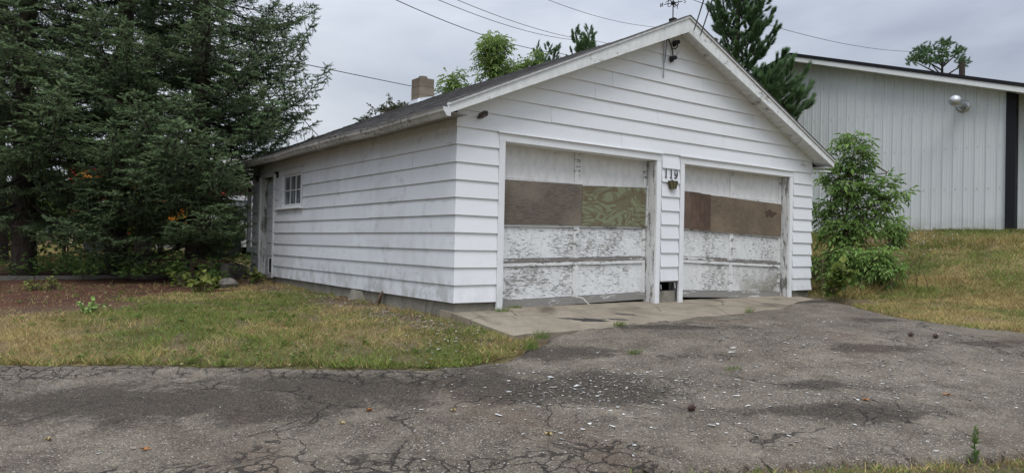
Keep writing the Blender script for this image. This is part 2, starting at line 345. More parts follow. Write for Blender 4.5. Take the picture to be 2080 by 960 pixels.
def axis(a, b, st, far=600):
    core = np.arange(a, b+st, st); g = []; s = st
    v = 0
    while v < far: s *= 1.35; v += s; g.append(v)
    return np.concatenate([a-np.array(g)[::-1], core, core[-1]+np.array(g)])
gx = axis(-11, 16, .13); gy = axis(-8, 14, .13)
GX, GY = np.meshgrid(gx, gy, indexing='ij')
Zg = ground(GX, GY)
near = (np.abs(GX) < 25) & (np.abs(GY) < 25)
sd_ = poly_sd(GX, GY)
Zg = Zg+np.where(near, (fnoise(GX, GY, 2.2, 3)-.5)*.05+(fnoise(GX, GY, .45, 6)-.5)*.10*np.clip(sd_, 0, 1), 0)
Zg = Zg-np.where(sd_ < .05, .05, 0)
apr = (GX > .06) & (GX < 7.5) & (GY > -1.3) & (GY < .5); Zg = np.where(apr, np.minimum(Zg, -.24), Zg)
nx, ny = GX.shape; idx = np.arange(nx*ny).reshape(nx, ny)
Fg = np.stack([idx[:-1, :-1], idx[1:, :-1], idx[1:, 1:], idx[:-1, 1:]], -1).reshape(-1, 4)
dm = dirt_mask(GX, GY)
hay = np.clip((fnoise(GX, GY, .7, 0)-.42)*4, 0, 1)
red = np.clip((GY-2)/2, 0, 1)*(GX < .2)
m = Mt('ground_earth', .95, spec=.1)
c1 = m.mix(m.noise(28, 5, .7), (.16, .145, .07), (.085, .09, .036))
c2 = m.mix(m.noise(34, 5, .7), (.33, .26, .13), (.19, .145, .07))
c = m.mix(m.attr('hay'), c1, c2)
d1 = m.mix(m.ramp(m.noise(40, 5, .7), .35, .7), (.085, .040, .026), (.17, .085, .055)); d2 = m.mix(m.ramp(m.noise(30, 6, .75), .38, .66), (.085, .06, .04), (.27, .20, .13))
d1 = m.mix(m.ramp(m.noise(4, 4, .6), .45, .7), d1, (.045, .030, .025))
c = m.mix(m.attr('dirt'), c, m.mix(m.attr('red'), d2, d1)); m.color(c); m.bump(m.noise(35, 5, .7), 1.0, .03); M['earth'] = m.m
npmesh('ground', np.stack([GX, GY, Zg], -1).reshape(-1, 3), Fg, M['earth'], attrs={'dirt': ('FLOAT', dm), 'hay': ('FLOAT', hay), 'red': ('FLOAT', red)}, smooth=True, kind='structure')
def surf(x, y):    # visible ground height off the asphalt
    x = np.asarray(x, float); y = np.asarray(y, float)
    return ground(x, y)+(fnoise(x, y, 2.2, 3)-.5)*.05+(fnoise(x, y, .45, 6)-.5)*.10*np.clip(poly_sd(x, y), 0, 1)

# ------------------------------------------------------------------ asphalt
def dent(x, y): return (fnoise(x, y, .8, 2)-.5)*.035+(fnoise(x, y, 6, 5)-.5)*.014
ax_ = np.arange(-11, 8.6, .06); ay_ = np.arange(-8.6, 4.8, .06)
AX, AY = np.meshgrid(ax_, ay_, indexing='ij'); sda = poly_sd(AX, AY)+(fnoise(AX, AY, 3.5, 1)-.5)*.12
AXj = AX+(vnoise(AX, AY, 11, 4)-.5)*.05; AYj = AY+(vnoise(AX, AY, 11, 6)-.5)*.05
AZ = ground(AXj, AYj)+.012+dent(AX, AY)*np.clip(-sda*2, 0, 1)-np.clip(.07+sda, 0, .07)*.5
ai = np.arange(AX.size).reshape(AX.shape); q = np.stack([ai[:-1, :-1], ai[1:, :-1], ai[1:, 1:], ai[:-1, 1:]], -1).reshape(-1, 4)
inside = (sda < 0).ravel(); q = q[inside[q].all(1)]
used = np.unique(q); rem = -np.ones(AX.size, int); rem[used] = np.arange(len(used))
Va = np.stack([AXj, AYj, AZ], -1).reshape(-1, 3)[used]; qa = rem[q]
# turned-down rim
ed = {}
for f in qa:
    for i in range(4):
        e = (f[i], f[(i+1) % 4]); k = (min(e), max(e))
        if k in ed: ed[k] = None
        else: ed[k] = e
rim = [e for e in ed.values() if e is not None]
rv = sorted({i for e in rim for i in e}); rmap = {v: len(Va)+i for i, v in enumerate(rv)}
low = Va[rv].copy(); low[:, 2] -= .16
qa = np.concatenate([qa, np.array([(b, a, rmap[a], rmap[b]) for a, b in rim])]); Va = np.concatenate([Va, low])
def apatch(x, y):
    r = np.zeros_like(x)
    for px, py, rx, ry, k in [(-3.5, -1.45, 2.3, .62, 1), (-2.2, -1.75, 1.5, .42, 1), (-5.6, -.3, 2.4, .9, 1), (-1.0, -2.7, .8, .45, .9), (-.40, -2.95, .9, .6, 1), (.0, -1.85, .9, .32, 1), (-1.2, -2.2, .6, .5, .9), (.9, -4.6, .7, .3, .9), (2.0, -1.7, 1.3, .22, .8),
                           (3.1, -3.6, .65, .22, 1), (1.3, -4.0, .6, .2, .8), (.5, -4.3, .8, .18, .7), (1.3, -2.9, .7, .15, .5), (6.8, -.7, .9, .35, 1), (5.0, -2.6, .6, .3, .7), (4.4, -4.2, 1, .3, .6)]:
        ca, sa = .85, -.52; u = (x-px)*ca+(y-py)*sa; v = -(x-px)*sa+(y-py)*ca
        r = np.maximum(r, k*np.clip(1.25-np.hypot(u/rx, v/ry), 0, 1))
    return r
crk = np.clip(1-((Va[:, 0]+3.9)*.0+np.abs(poly_sd(Va[:, 0], Va[:, 1])))/1.1, 0, 1)*(Va[:, 0] < -1.2)
m = Mt('old_asphalt', .88, spec=.25)
dk = m.attr('dark'); ck = m.attr('crack')
stone = m.voro(130, 'F1', 'Color'); sv = N(m.t, 'ShaderNodeSeparateColor'); m.t.links.new(stone, sv.inputs[0])
base = m.mix(m.ramp(m.noise(1.3, 5, .65), .35, .68), (.215, .185, .148), (.105, .089, .071))
c = m.mix(m.ramp(m.noise(3.2, 8, .74), .42, .66), base, (.060, .048, .037))
lt = m.ramp(sv.outputs[0], .45, 1.0); c = m.mix(m.math('MULTIPLY', lt, .55), c, (.40, .335, .25))
dkk = m.ramp(sv.outputs[1], .62, .9); c = m.mix(m.math('MULTIPLY', dkk, .55), c, (.03, .028, .027))
wh = m.ramp(sv.outputs[2], .982, .992); c = m.mix(wh, c, (.55, .53, .48))
dkn = m.ramp(m.math('ADD', dk, m.math('ADD', m.math('MULTIPLY_ADD', m.noise(1.9, 8, .75, (1, 1, 1), .8), 2.4, -1.2), m.math('MULTIPLY_ADD', m.noise(26, 5, .75), 1.3, -.65))), .26, .68)
dark_c = m.mix(m.math('MULTIPLY', lt, .42), (.030, .025, .021), (.24, .195, .145)); c = m.mix(m.math('MULTIPLY', dkn, .88), c, dark_c)
brn = m.ramp(m.noise(.75, 3, .5, (1, 1, 1), .6), .55, .72); c = m.mix(m.math('MULTIPLY', brn, .45), c, (.125, .082, .055), 'MIX')
# cracks: a wide net everywhere, a tight net where the road has broken up
wv = N(m.t, 'ShaderNodeVectorMath', operation='ADD'); nn = N(m.t, 'ShaderNodeTexNoise'); nn.inputs['Scale'].default_value = 2.4; nn.inputs['Detail'].default_value = 6
m.t.links.new(m.pos(), nn.inputs['Vector']); sc2 = N(m.t, 'ShaderNodeVectorMath', operation='SCALE'); sc2.inputs['Scale'].default_value = .60
m.t.links.new(nn.outputs['Color'], sc2.inputs[0]); m.t.links.new(m.pos(), wv.inputs[0]); m.t.links.new(sc2.outputs[0], wv.inputs[1]); WV = wv.outputs[0]
c1_ = m.ramp(m.voro(.62, 'DISTANCE_TO_EDGE', v=WV), .002, .008, (1, 1, 1), (0, 0, 0)); g1 = m.ramp(m.noise(1.1, 3, .6), .47, .57)
c2_ = m.ramp(m.voro(5.2, 'DISTANCE_TO_EDGE', v=WV), .012, .06, (1, 1, 1), (0, 0, 0)); g2 = m.ramp(m.math('MULTIPLY_ADD', m.noise(2.2, 4, .6), .8, m.math('MULTIPLY', ck, .52)), .62, .76)
c3_ = m.ramp(m.voro(2.3, 'DISTANCE_TO_EDGE', v=WV), .004, .018, (1, 1, 1), (0, 0, 0)); g3 = m.ramp(m.noise(.9, 4, .6, (1, 1, 1), .3), .56, .62)
crack = m.math('MAXIMUM', m.math('MULTIPLY', c1_, g1), m.math('MAXIMUM', m.math('MULTIPLY', c2_, g2), m.math('MULTIPLY', c3_, g3)))
c = m.mix(m.math('MULTIPLY', crack, .85), c, (.022, .019, .017)); m.color(c)
m.bump(m.math('SUBTRACT', 1.0, crack), .9, .012); m.bump(m.voro(130), .6, .005); m.bump(m.noise(14, 6, .75), .8, .018)
M['asphalt'] = m.m
npmesh('road', Va, qa, M['asphalt'], attrs={'dark': ('FLOAT', apatch(Va[:, 0], Va[:, 1])), 'crack': ('FLOAT', crk)}, smooth=False, kind='structure')
def road_z(x, y): return gz(x, y)+.012+float(dent(x, y))

# ------------------------------------------------------------------ garage
SL = .445; RX, RZ = 3.859, 4.31; WX, LY = 7.718, 8.254; CO = .215
gar = thing('garage', (0, 0, 0), 'weathered white clapboard two bay garage with boarded overhead doors beside the driveway', 'garage')
def part(name): 
    o = bpy.data.objects.new(name, None); col.objects.link(o); o.parent = gar; return o
def under(x): return RZ-.105-SL*abs(x-RX)
# concrete stem wall and floor
B_ = MB(); B_.box((0.02, .02, -.4), (.62, .2, .115)).box((0.02, .2, -.4), (.2, LY, .115)).box((7.1, .02, -.4), (WX-.02, .2, .115)).box((WX-.2, .2, -.4), (WX-.02, LY, .115)).box((.2, LY-.2, -.4), (WX-.2, LY, .115))
B_.box((3.66, .03, -.4), (4.03, .2, .16)); B_.build('foundation', M['found'], gar)
MB().box((.2, .2, -.1), (WX-.2, LY-.2, -.03)).build('garage_floor', M['dark'], gar)  # floor coloured near black for the unlit gap under the doors
B_ = MB()   # rough block set in front of the stem wall
B_.loft([(-.13, 2.55, -.2), (-.13, 2.95, -.2), (.03, 3.02, -.2), (.03, 2.5, -.2)], [(-.07, 2.62, .06), (-.09, 2.85, .085), (.03, 2.93, .09), (.03, 2.6, .09)]); B_.build('concrete_lump', M['found'], gar)
# sheathing (dark core that closes the building)
def wallplate(name, P, n, t, parent):
    A = [Vector(p) for p in P]; Bv = [a+Vector(n)*t for a in A]; return MB().loft(A, Bv).build(name, M['dark'], parent)
fw = MB(); I = .14
fw.box((.0, .003, .1), (.62, I, 2.3)).box((3.6, .003, .33), (4.06, I, 2.3)).box((7.1, .003, .1), (WX, I, 2.3))
fw.loft([(0, .003, 2.25), (WX, .003, 2.25), (WX, .003, under(WX)-.0), (RX, .003, under(RX)), (0, .003, under(0))], [(0, I, 2.25), (WX, I, 2.25), (WX, I, under(WX)), (RX, I, under(RX)), (0, I, under(0))])
front_wall = fw.build('front_wall', M['dark'], gar)
sw = MB(); sw.box((.003, I, .1), (I, 5.28, 2.43)).box((.003, 5.28, .1), (I, 6.33, 1.44)).box((.003, 5.28, 2.06), (I, 6.33, 2.43)).box((.003, 6.33, .1), (I, 6.86, 2.43)).box((.003, 6.86, 2.08), (I, 7.70, 2.43)).box((.003, 7.70, .1), (I, LY, 2.43))
side_wall = sw.build('side_wall', M['dark'], gar)
MB().box((WX-.15, I, .1), (WX, LY-.15, 2.43)).build('far_side_wall', M['front'], gar)
bw = MB(); bw.loft([(0, LY, .1), (WX, LY, .1), (WX, LY, under(WX)), (RX, LY, under(RX)), (0, LY, under(0))], [(0, LY-.15, .1), (WX, LY-.15, .1), (WX, LY-.15, under(WX)), (RX, LY-.15, under(RX)), (0, LY-.15, under(0))]); bw.build('rear_wall', M['front'], gar)
# lap boards
TOPO, BOTO = .006, .029
def off(z, zb): return BOTO+(TOPO-BOTO)*(z-zb)/(CO+.006)
def lap(poly, zb, axis_, mat, parent, wob=None):
    """poly: [(u,z)] ccw seen from outside. axis_ 'f': front wall (u = x, outward -y); 's': left wall (u = y, outward -x)"""
    wob = wob if wob is not None else random.uniform(-.002, .002)
    F_, K_ = [], []
    for u, z in poly:
        o_ = off(z, zb)+wob*(1-(z-zb)/CO)
        if abs(z-zb) < 1e-6 and u > .001 and abs(u-WX) > 1e-6: z = z+random.uniform(-.0035, .0035)
        uu_ = u
        if abs(u) < 1e-6: uu_ = -o_               # mitre at the near corner
        if axis_ == 'f' and abs(u-WX) < 1e-6: uu_ = WX+o_*.8
        F_.append((uu_, -o_, z) if axis_ == 'f' else (-o_, uu_, z)); K_.append((u, 0, z) if axis_ == 'f' else (0, u, z))
    if axis_ == 's': F_ = F_[::-1]; K_ = K_[::-1]
    return MB().loft(K_, F_).build('siding_board', mat, parent)
def cut(a, b, n):
    if b-a < 2.6: return [(a, b)]
    L = 3.66; s = a+random.uniform(.8, L); r = [a]
    while s < b-.5: r.append(s); s += L
    r.append(b); return [(r[i]+(.0022 if i else 0), r[i+1]-(.0022 if i < len(r)-2 else 0)) for i in range(len(r)-1)]
for i in range(11):
    zb = .10+CO*i; zt = zb+CO+.005
    # front
    if i < 10:
        for a, b in [(0, .61), (3.645, 4.045), (7.125, WX)]:
            if i == 0 and a == 3.645: continue
            lap([(a, zb), (b, zb), (b, zt), (a, zt)], zb, 'f', M['front'], front_wall)
    # side
    if i < 10:
        if zb+CO < 1.42: segs = [(0, 6.775)]
        elif zb < 2.06: segs = [(0, 5.225), (6.53, 6.775)]
        else: segs = [(0, 6.775)]
    else: segs = [(0, LY)]
    if i == 10: zt = 2.44
    if i < 10: segs = segs+[(7.80, LY)] if zb < 2.05 else [(0, LY)]
    if i == 9: segs = [(0, 5.225), (5.225, LY)]
    for a, b in segs:
        z0 = zb
        if i == 9 and a > 5: z0 = 2.165
        for p_, q_ in cut(a, b, i): lap([(p_, z0), (q_, z0), (q_, zt), (p_, zt)], zb, 's', M['side'], side_wall)
for i in range(10, 20):      # gable courses
    zb = .10+CO*i; zt = zb+CO+.005
    xl = lambda z: max(0, RX-(RZ-.11-z)/SL)
    xr = lambda z: min(WX, RX+(RZ-.11-z)/SL)
    if zb > RZ-.15: break
    L0, R0 = xl(zb), xr(zb)
    for p_, q_ in cut(L0, R0, i):
        poly = [(p_, zb), (q_, zb)]
        zq = min(zt, under(q_)-.004) if q_ > RX else zt; zp = min(zt, under(p_)-.004) if p_ < RX else zt
        top = []
        if q_ >= R0-.01:
            if zq < zt-1e-4:
                if zq > zb+.003: top.append((q_, zq))
                if xr(zt) > p_: top.append((xr(min(zt, RZ-.115)), min(zt, RZ-.115)))
            else: top.append((q_, zt))
        else: top.append((q_, min(zt, under(q_)-.004)))
        if p_ <= L0+.01:
            if zp < zt-1e-4:
                if xl(zt) < q_: top.append((xl(min(zt, RZ-.115)), min(zt, RZ-.115)))
                if zp > zb+.003: top.append((p_, zp))
            else: top.append((p_, zt))
        else: top.append((p_, min(zt, under(p_)-.004)))
        pp = []
        for t_ in poly+top:
            if not pp or abs(t_[0]-pp[-1][0])+abs(t_[1]-pp[-1][1]) > 1e-3: pp.append(t_)
        if len(pp) >= 3: lap(pp, zb, 'f', M['front'], front_wall)
# door casings
def casing(x0, x1, jm):
    p0 = -.030
    MB().box((x0-.092, p0, -.02), (x0, .003, 2.135)).build('door_casing', M['trim'], gar)
    MB().box((x1, p0, -.02), (x1+.092, .003, 2.135)).build('door_casing', M['trim'], gar)
    MB().box((x0-.095, p0-.003, 2.135), (x1+.095, .003, 2.235)).build('door_head', M['trim'], gar)
    MB().hexa([(x0-.11, -.060, 2.2355), (x1+.11, -.060, 2.2355), (x1+.11, .0, 2.2355), (x0-.11, .0, 2.2355), (x0-.11, -.060, 2.243), (x1+.11, -.060, 2.243), (x1+.11, .0, 2.258), (x0-.11, .0, 2.258)]).build('drip_cap', M['trim'], gar)
    MB().box((x0-.02, .0035, -.02), (x0, .24, 2.13)).build('jamb', jm, gar)
    MB().box((x1, .0035, -.02), (x1+.02, .24, 2.13)).build('jamb', jm, gar)
    MB().box((x0, .0035, 2.135), (x1, .24, 2.155)).build('jamb', M['trim'], gar)
casing(.705, 3.525, M['jamb']); casing(4.150, 7.005, M['jamb'])
# small ledge over the middle hole, dark void behind, loose splinters
MB().box((3.66, -.006, .297), (4.03, .002, .317)).build('splintered_sill', M['bare'], front_wall)
MB().hexa([(3.99, -.012, .20), (4.003, -.012, .20), (4.003, -.004, .20), (3.99, -.004, .20), (3.955, -.03, .285), (3.97, -.03, .285), (3.97, -.02, .285), (3.955, -.02, .285)]).build('splinter', M['window_white'], front_wall)
MB().hexa([(3.685, .0, .19), (3.70, .0, .19), (3.70, .01, .19), (3.685, .01, .19), (3.67, -.01, .26), (3.68, -.01, .26), (3.68, .0, .26), (3.67, .0, .26)]).build('splinter', M['window_white'], front_wall)
# overhead doors
def oh_door(x0, x1, Y, tilt, zb, mlow, boards, handle_x, label):
    D = bpy.data.objects.new('garage_door', None); col.objects.link(D); D.parent = gar; D['label'] = label
    xm = (x0+x1)/2; h0 = 0.0
    def T(x, z): return z+tilt*(x-x0)+zb
    def bx(n, a, b, z0, z1, y0, y1, mt, tl=True):
        f = T if tl else (lambda x, z: z)
        o = MB().hexa([(a, y0, f(a, z0)), (b, y0, f(b, z0)), (b, y1, f(b, z0)), (a, y1, f(a, z0)), (a, y0, f(a, z1)), (b, y0, f(b, z1)), (b, y1, f(b, z1)), (a, y1, f(a, z1))]).build(n, mt, D); return o
    xs = handle_x
    g = .006
    for (z0, z1, mt, tl) in [(.10, .545, mlow, True), (.645, 1.07, mlow, True), (1.695, 2.17, M['door_top'], False)]:
        bx('door_panel', x0+.07, xs-.045, z0+g, z1-g, Y+.022, Y+.036, mt, tl); bx('door_panel', xs+.045, x1-.07, z0+g, z1-g, Y+.022, Y+.036, mt, tl)
        bx('stile', xs-.05, xs+.05, z0, z1, Y, Y+.04, M['rail_peel'], tl)
        bx('stile', x0+.012, x0+.075, z0, z1, Y, Y+.04, M['rail_peel'], tl); bx('stile', x1-.075, x1-.015, z0, z1, Y, Y+.04, M['rail_peel'], tl)
    bx('bottom_rail', x0+.012, x1-.015, -.005, .10, Y-.004, Y+.04, M['bare'])
    bx('rail', x0+.012, x1-.015, .545, .592, Y-.002, Y+.04, M['rail_peel']); bx('rail', x0+.012, x1-.015, .598, .645, Y-.006, Y+.04, M['rail_mid'])
    bx('rail', x0+.012, x1-.015, 1.07, 1.125, Y-.002, Y+.04, M['rail_peel']); bx('window_section', x0+.012, x1-.015, 1.125, 1.63, Y+.01, Y+.035, M['door_top'], False)
    bx('rail', x0+.012, x1-.015, 1.635, 1.695, Y-.002, Y+.04, M['rail_peel'], False)
    for a, b, zb0, zb1, zt0, zt1, nm, mt in boards:
        MB().hexa([(a, Y-.022, zb0), (b, Y-.022, zb1), (b, Y-.004, zb1), (a, Y-.004, zb0), (a, Y-.022, zt0), (b, Y-.022, zt1), (b, Y-.004, zt1), (a, Y-.004, zt0)]).build(nm, M[mt], D)
    h = MB().tube([(xs, Y, T(xs, .825)), (xs, Y-.05, T(xs, .825))], .012, 8).tube([(xs-.05, Y-.05, T(xs, .832)), (xs, Y-.052, T(xs, .825)), (xs+.055, Y-.05, T(xs, .820))], [.006, .013, .007], 8); h.build('handle', M['galv'], D)
    lk = MB().tube([(xs+.005, Y-.001, T(xs, .98)), (xs+.005, Y-.03, T(xs, .98))], .02, 10); lk.build('lock', M['galv'], D)
    MB().box((xs-.02, Y-.008, T(xs, .72)), (xs+.02, Y, T(xs, .90))).build('handle_plate', M['rail_peel'], D)
    bk = MB().box((x0, Y+.3, -.04), (x1, Y+.32, 2.3)).build('shade_backing', M['dark'], D)  # near-black sheet added as the darkness of the unlit garage behind
    return D
d1_ = oh_door(.705, 3.525, .17, .020, -.018, M['door_low'],
        [(.725, 2.183, 1.085, 1.117, 1.668, 1.69, 'plywood_sheet', 'ply_a'), (2.188, 3.47, 1.112, 1.135, 1.676, 1.728, 'plywood_sheet', 'ply_b')], 2.11, 'left overhead door with greenish wavy grained plywood patch')
MB().hexa([(3.478, .13, 1.10), (3.497, .13, 1.10), (3.497, .15, 1.10), (3.478, .15, 1.10), (3.495, .13, 1.76), (3.512, .13, 1.76), (3.512, .15, 1.76), (3.495, .15, 1.76)]).build('loose_trim', M['rail_peel'], d1_)
MB().tube([(2.10, .15, .10), (2.12, .08, .105), (2.15, .04, .085), (2.185, .0, .03), (2.20, -.02, .012)], .007, 6).build('pull_rope', M['rope'], d1_)
d2_ = oh_door(4.150, 7.005, .14, -.032, .055, M['door_low2'],
        [(4.165, 4.48, 1.14, 1.14, 1.735, 1.722, 'plank', 'plank_a'), (4.483, 4.724, 1.128, 1.126, 1.727, 1.72, 'plank', 'plank_b'), (4.728, 4.975, 1.118, 1.114, 1.713, 1.705, 'plank', 'plank_b'),
         (4.98, 6.965, 1.112, 1.062, 1.70, 1.645, 'plywood_sheet', 'ply_c')], 5.57, 'right overhead door patched with three short planks and brown plywood')
# knot stain on the brown sheet is its own dark scorch mark
mm = Mt('knot_stain', .8, spec=.2); c = mm.mix(mm.noise(20, 4, .6), (.06, .04, .03), (.11, .075, .055)); mm.color(c); M['knot'] = mm.m
kb = MB(); kb.add([(6.62+.17*math.cos(a)*(1+.25*math.sin(3*a+1)), .1165, 1.46+.065*math.sin(a)*(1+.3*math.sin(5*a))) for a in [2*PI*k/28 for k in range(28)]], [tuple(range(28))]); kb.build('knot', M['knot'], d2_)
# side door
Dn = bpy.data.objects.new('side_door', None); col.objects.link(Dn); Dn.parent = gar
MB().box((.115, 6.86, .12), (.15, 7.70, 2.08)).build('door_leaf', M['jamb'], Dn)
for k in range(6):
    z0 = .50+.255*k
    MB().hexa([(.100, 6.95, z0), (.100, 7.61, z0), (.116, 7.61, z0), (.116, 6.95, z0), (.108, 6.95, z0+.235), (.108, 7.61, z0+.235), (.116, 7.61, z0+.235), (.116, 6.95, z0+.235)]).build('door_panel', M['side'], Dn)
MB().box((.10, 7.06, .16), (.116, 7.40, .43)).build('flap_hole_shade', M['dark'], Dn)  # solid dark plate; the shade of an open hole is its colour
MB().box((.090, 7.02, .13), (.117, 7.06, .46)).build('flap_frame', M['trim'], Dn); MB().box((.090, 7.40, .13), (.117, 7.44, .46)).build('flap_frame', M['trim'], Dn)
MB().tube([(.116, 6.98, 1.05), (.06, 6.98, 1.05)], [.02, .028], 10).build('door_knob', M['iron'], Dn)
MB().box((-.028, 6.785, .07), (.003, 6.86, 2.12)).build('door_casing', M['trim'], gar)
MB().box((-.028, 7.70, .02), (.003, 7.79, 2.12)).build('door_casing', M['trim'], gar)
MB().box((-.026, 6.86, 2.08), (.003, 7.70, 2.16)).build('door_head', M['side'], gar)
MB().box((.0035, 7.695, .1), (.14, 7.715, 2.08)).build('jamb', M['jamb'], gar); MB().box((.0035, 6.845, .1), (.14, 6.865, 2.08)).build('jamb', M['jamb'], gar)
MB().box((-.04, 6.86, .06), (.14, 7.70, .118)).build('threshold', M['bare'], gar)
# window
Wn = bpy.data.objects.new('window', None); col.objects.link(Wn); Wn.parent = gar
MB().box((-.030, 5.235, 1.455), (.003, 5.30, 2.06)).build('window_casing', M['side'], Wn); MB().box((-.030, 6.31, 1.455), (.003, 6.52, 2.06)).build('window_casing', M['side'], Wn)
MB().box((-.032, 5.235, 2.06), (.003, 6.52, 2.155)).build('window_casing', M['side'], Wn)
MB().hexa([(-.075, 5.20, 1.405), (-.075, 6.56, 1.405), (.003, 6.56, 1.40), (.003, 5.20, 1.40), (-.075, 5.20, 1.435), (-.075, 6.56, 1.435), (.003, 6.56, 1.455), (.003, 5.20, 1.455)]).build('sill', M['trim'], Wn)
fr = MB(); fr.box((.0, 5.30, 1.456), (.035, 5.345, 2.06)).box((.0, 6.265, 1.456), (.035, 6.31, 2.06)).box((.0, 5.345, 1.456), (.034, 6.265, 1.50)).box((.0, 5.345, 2.015), (.034, 6.265, 2.059)); fr.build('sash', M['window_white'], Wn)
for yy in (5.652, 5.958): MB().box((.004, yy-.009, 1.50), (.03, yy+.009, 2.015)).build('glazing_bar', M['window_white'], Wn)
for a, b in ((5.345, 5.643), (5.661, 5.949), (5.967, 6.265)):
    MB().box((.006, a, 1.749), (.028, b, 1.766)).build('glazing_bar', M['window_white'], Wn)
    for z0, z1 in ((1.50, 1.747), (1.768, 2.015)): MB().box((.015, a, z0), (.02, b, z1)).build('pane', M['glass'], Wn)
# roof
roof = MB(); y0, y1 = -.27, LY+.28; xe0, xe1 = -.285, WX+.215
top = lambda x: RZ-.05-SL*abs(x-RX)
for a, b in ((xe0, RX), (RX, xe1)):
    roof.hexa([(a, y0, top(a)-.045), (b, y0, top(b)-.045), (b, y1, top(b)-.045), (a, y1, top(a)-.045), (a, y0, top(a)), (b, y0, top(b)), (b, y1, top(b)), (a, y1, top(a))])
rf = roof.build('roof', M['bare'], gar)
# shingle courses, slightly uneven; the left slope is in view
sh = MB(); ex = .14
def shingles(xe, sgn):
    n = int(abs(RX-xe)*math.sqrt(1+SL*SL)/ex)
    for r_ in range(n+1):
        xa = xe-.035*sgn*-1*(-1) if False else xe-sgn*.03+sgn*r_*ex/math.sqrt(1+SL*SL); xb = xa+sgn*(ex+.05)/math.sqrt(1+SL*SL)
        if sgn*(xa-RX) > 0: break
        if sgn*(xb-RX) > 0: xb = RX
        yy = y0-.02-random.random()*.3
        while yy < y1+.02:
            yb = min(yy+.305, y1+.02); ya = max(yy, y0-.02); yy += .305
            if yb-ya < .03: continue
            h = .016+random.uniform(-.003, .006); cx = random.uniform(-.004, .004)
            za, zb_ = top(xa)+h, top(xb)+.006
            A = [(xa+cx, ya+.002, za-.010), (xa+cx, yb-.002, za-.010), (xb, yb-.002, zb_-.002), (xb, ya+.002, zb_-.002)]
            Bq = [(xa+cx, ya+.002, za), (xa+cx, yb-.002, za), (xb, yb-.002, zb_+.001), (xb, ya+.002, zb_+.001)]
            sh.add(A+Bq, [(0, 1, 5, 4) if sgn > 0 else (4, 5, 1, 0), (4, 5, 6, 7), (1, 2, 6, 5), (3, 0, 4, 7)])
shingles(xe0, 1); shingles(xe1, -1)
sh.build('shingles', M['shingle'], rf, kind='stuff')
rc = MB()
yy = y0-.02
while yy < y1:
    rc.loft([(RX-.14, yy, RZ-.09), (RX, yy, RZ-.025), (RX+.14, yy, RZ-.09)], [(RX-.14, min(yy+.3, y1), RZ-.096), (RX, min(yy+.3, y1), RZ-.032), (RX+.14, min(yy+.3, y1), RZ-.096)]); yy += .28
rc.build('ridge_cap', M['shingle'], rf)
# barge boards, drip trim, soffit boards
def slopebox(name, xa, xb, ya, yb, lo, hi, mat, par=gar):
    return MB().hexa([(xa, ya, top(xa)-lo), (xb, ya, top(xb)-lo), (xb, yb, top(xb)-lo), (xa, yb, top(xa)-lo), (xa, ya, top(xa)-hi), (xb, ya, top(xb)-hi), (xb, yb, top(xb)-hi), (xa, yb, top(xa)-hi)]).build(name, mat, par)
for a, b in ((xe0-.03, RX), (RX, xe1+.03)):
    bt = lambda x: 4.325-.4455*abs(x-RX); bb = lambda x: 4.075-.418*abs(x-RX)
    def quad(nm, l0, h0, y0_, y1_, mat): MB().hexa([(a, y0_, l0(a)), (b, y0_, l0(b)), (b, y1_, l0(b)), (a, y1_, l0(a)), (a, y0_, h0(a)), (b, y0_, h0(b)), (b, y1_, h0(b)), (a, y1_, h0(a))]).build(nm, mat, gar)
    quad('barge_board', bb, lambda x: bt(x)-.043, -.305, -.27, M['barge']); quad('drip_trim', lambda x: bt(x)-.040, lambda x: bt(x)-.008, -.325, -.268, M['window_white']); quad('shingle_edge', lambda x: bt(x)-.007, lambda x: bt(x)+.006, -.335, -.22, M['shingle'])
    slopebox('barge_board', a, b, LY+.281, LY+.31, .2, .02, M['barge'])
MB().box((xe1-.20, -.268, under(xe1)-.12), (xe1+.0, -.02, under(xe1)-.10)).build('eave_return', M['trim'], gar)
n = 30; L = (xe1-RX)
for k in range(n):
    a = RX+.01+L*k/n; b = RX+.01+L*(k+1)/n-.006-random.random()*.006; dz = random.uniform(0, .006)
    slopebox('soffit_board', a, b, -.268, -.004, .070+dz, .0475+dz, M['barge'])
    a2, b2 = 2*RX-b, 2*RX-a; slopebox('soffit_board', a2, b2, -.268, -.004, .070+dz, .0475+dz, M['barge'])
MB().box((xe0, -.268, 2.345), (-.03, LY+.27, 2.36)).build('eave_soffit', M['bare'], gar)  # darker wood put here to cut bounce and deepen the eave shade
MB().box((xe0-.02, -.268, 2.345), (xe0-.001, LY+.27, top(xe0)-.002)).build('fascia_board', M['barge'], gar)
MB().box((WX+.03, -.268, 2.345), (xe1, LY+.27, 2.36)).build('eave_soffit', M['barge'], gar)
MB().box((xe1+.001, -.268, 2.345), (xe1+.02, LY+.27, top(xe1)-.002)).build('fascia_board', M['barge'], gar)
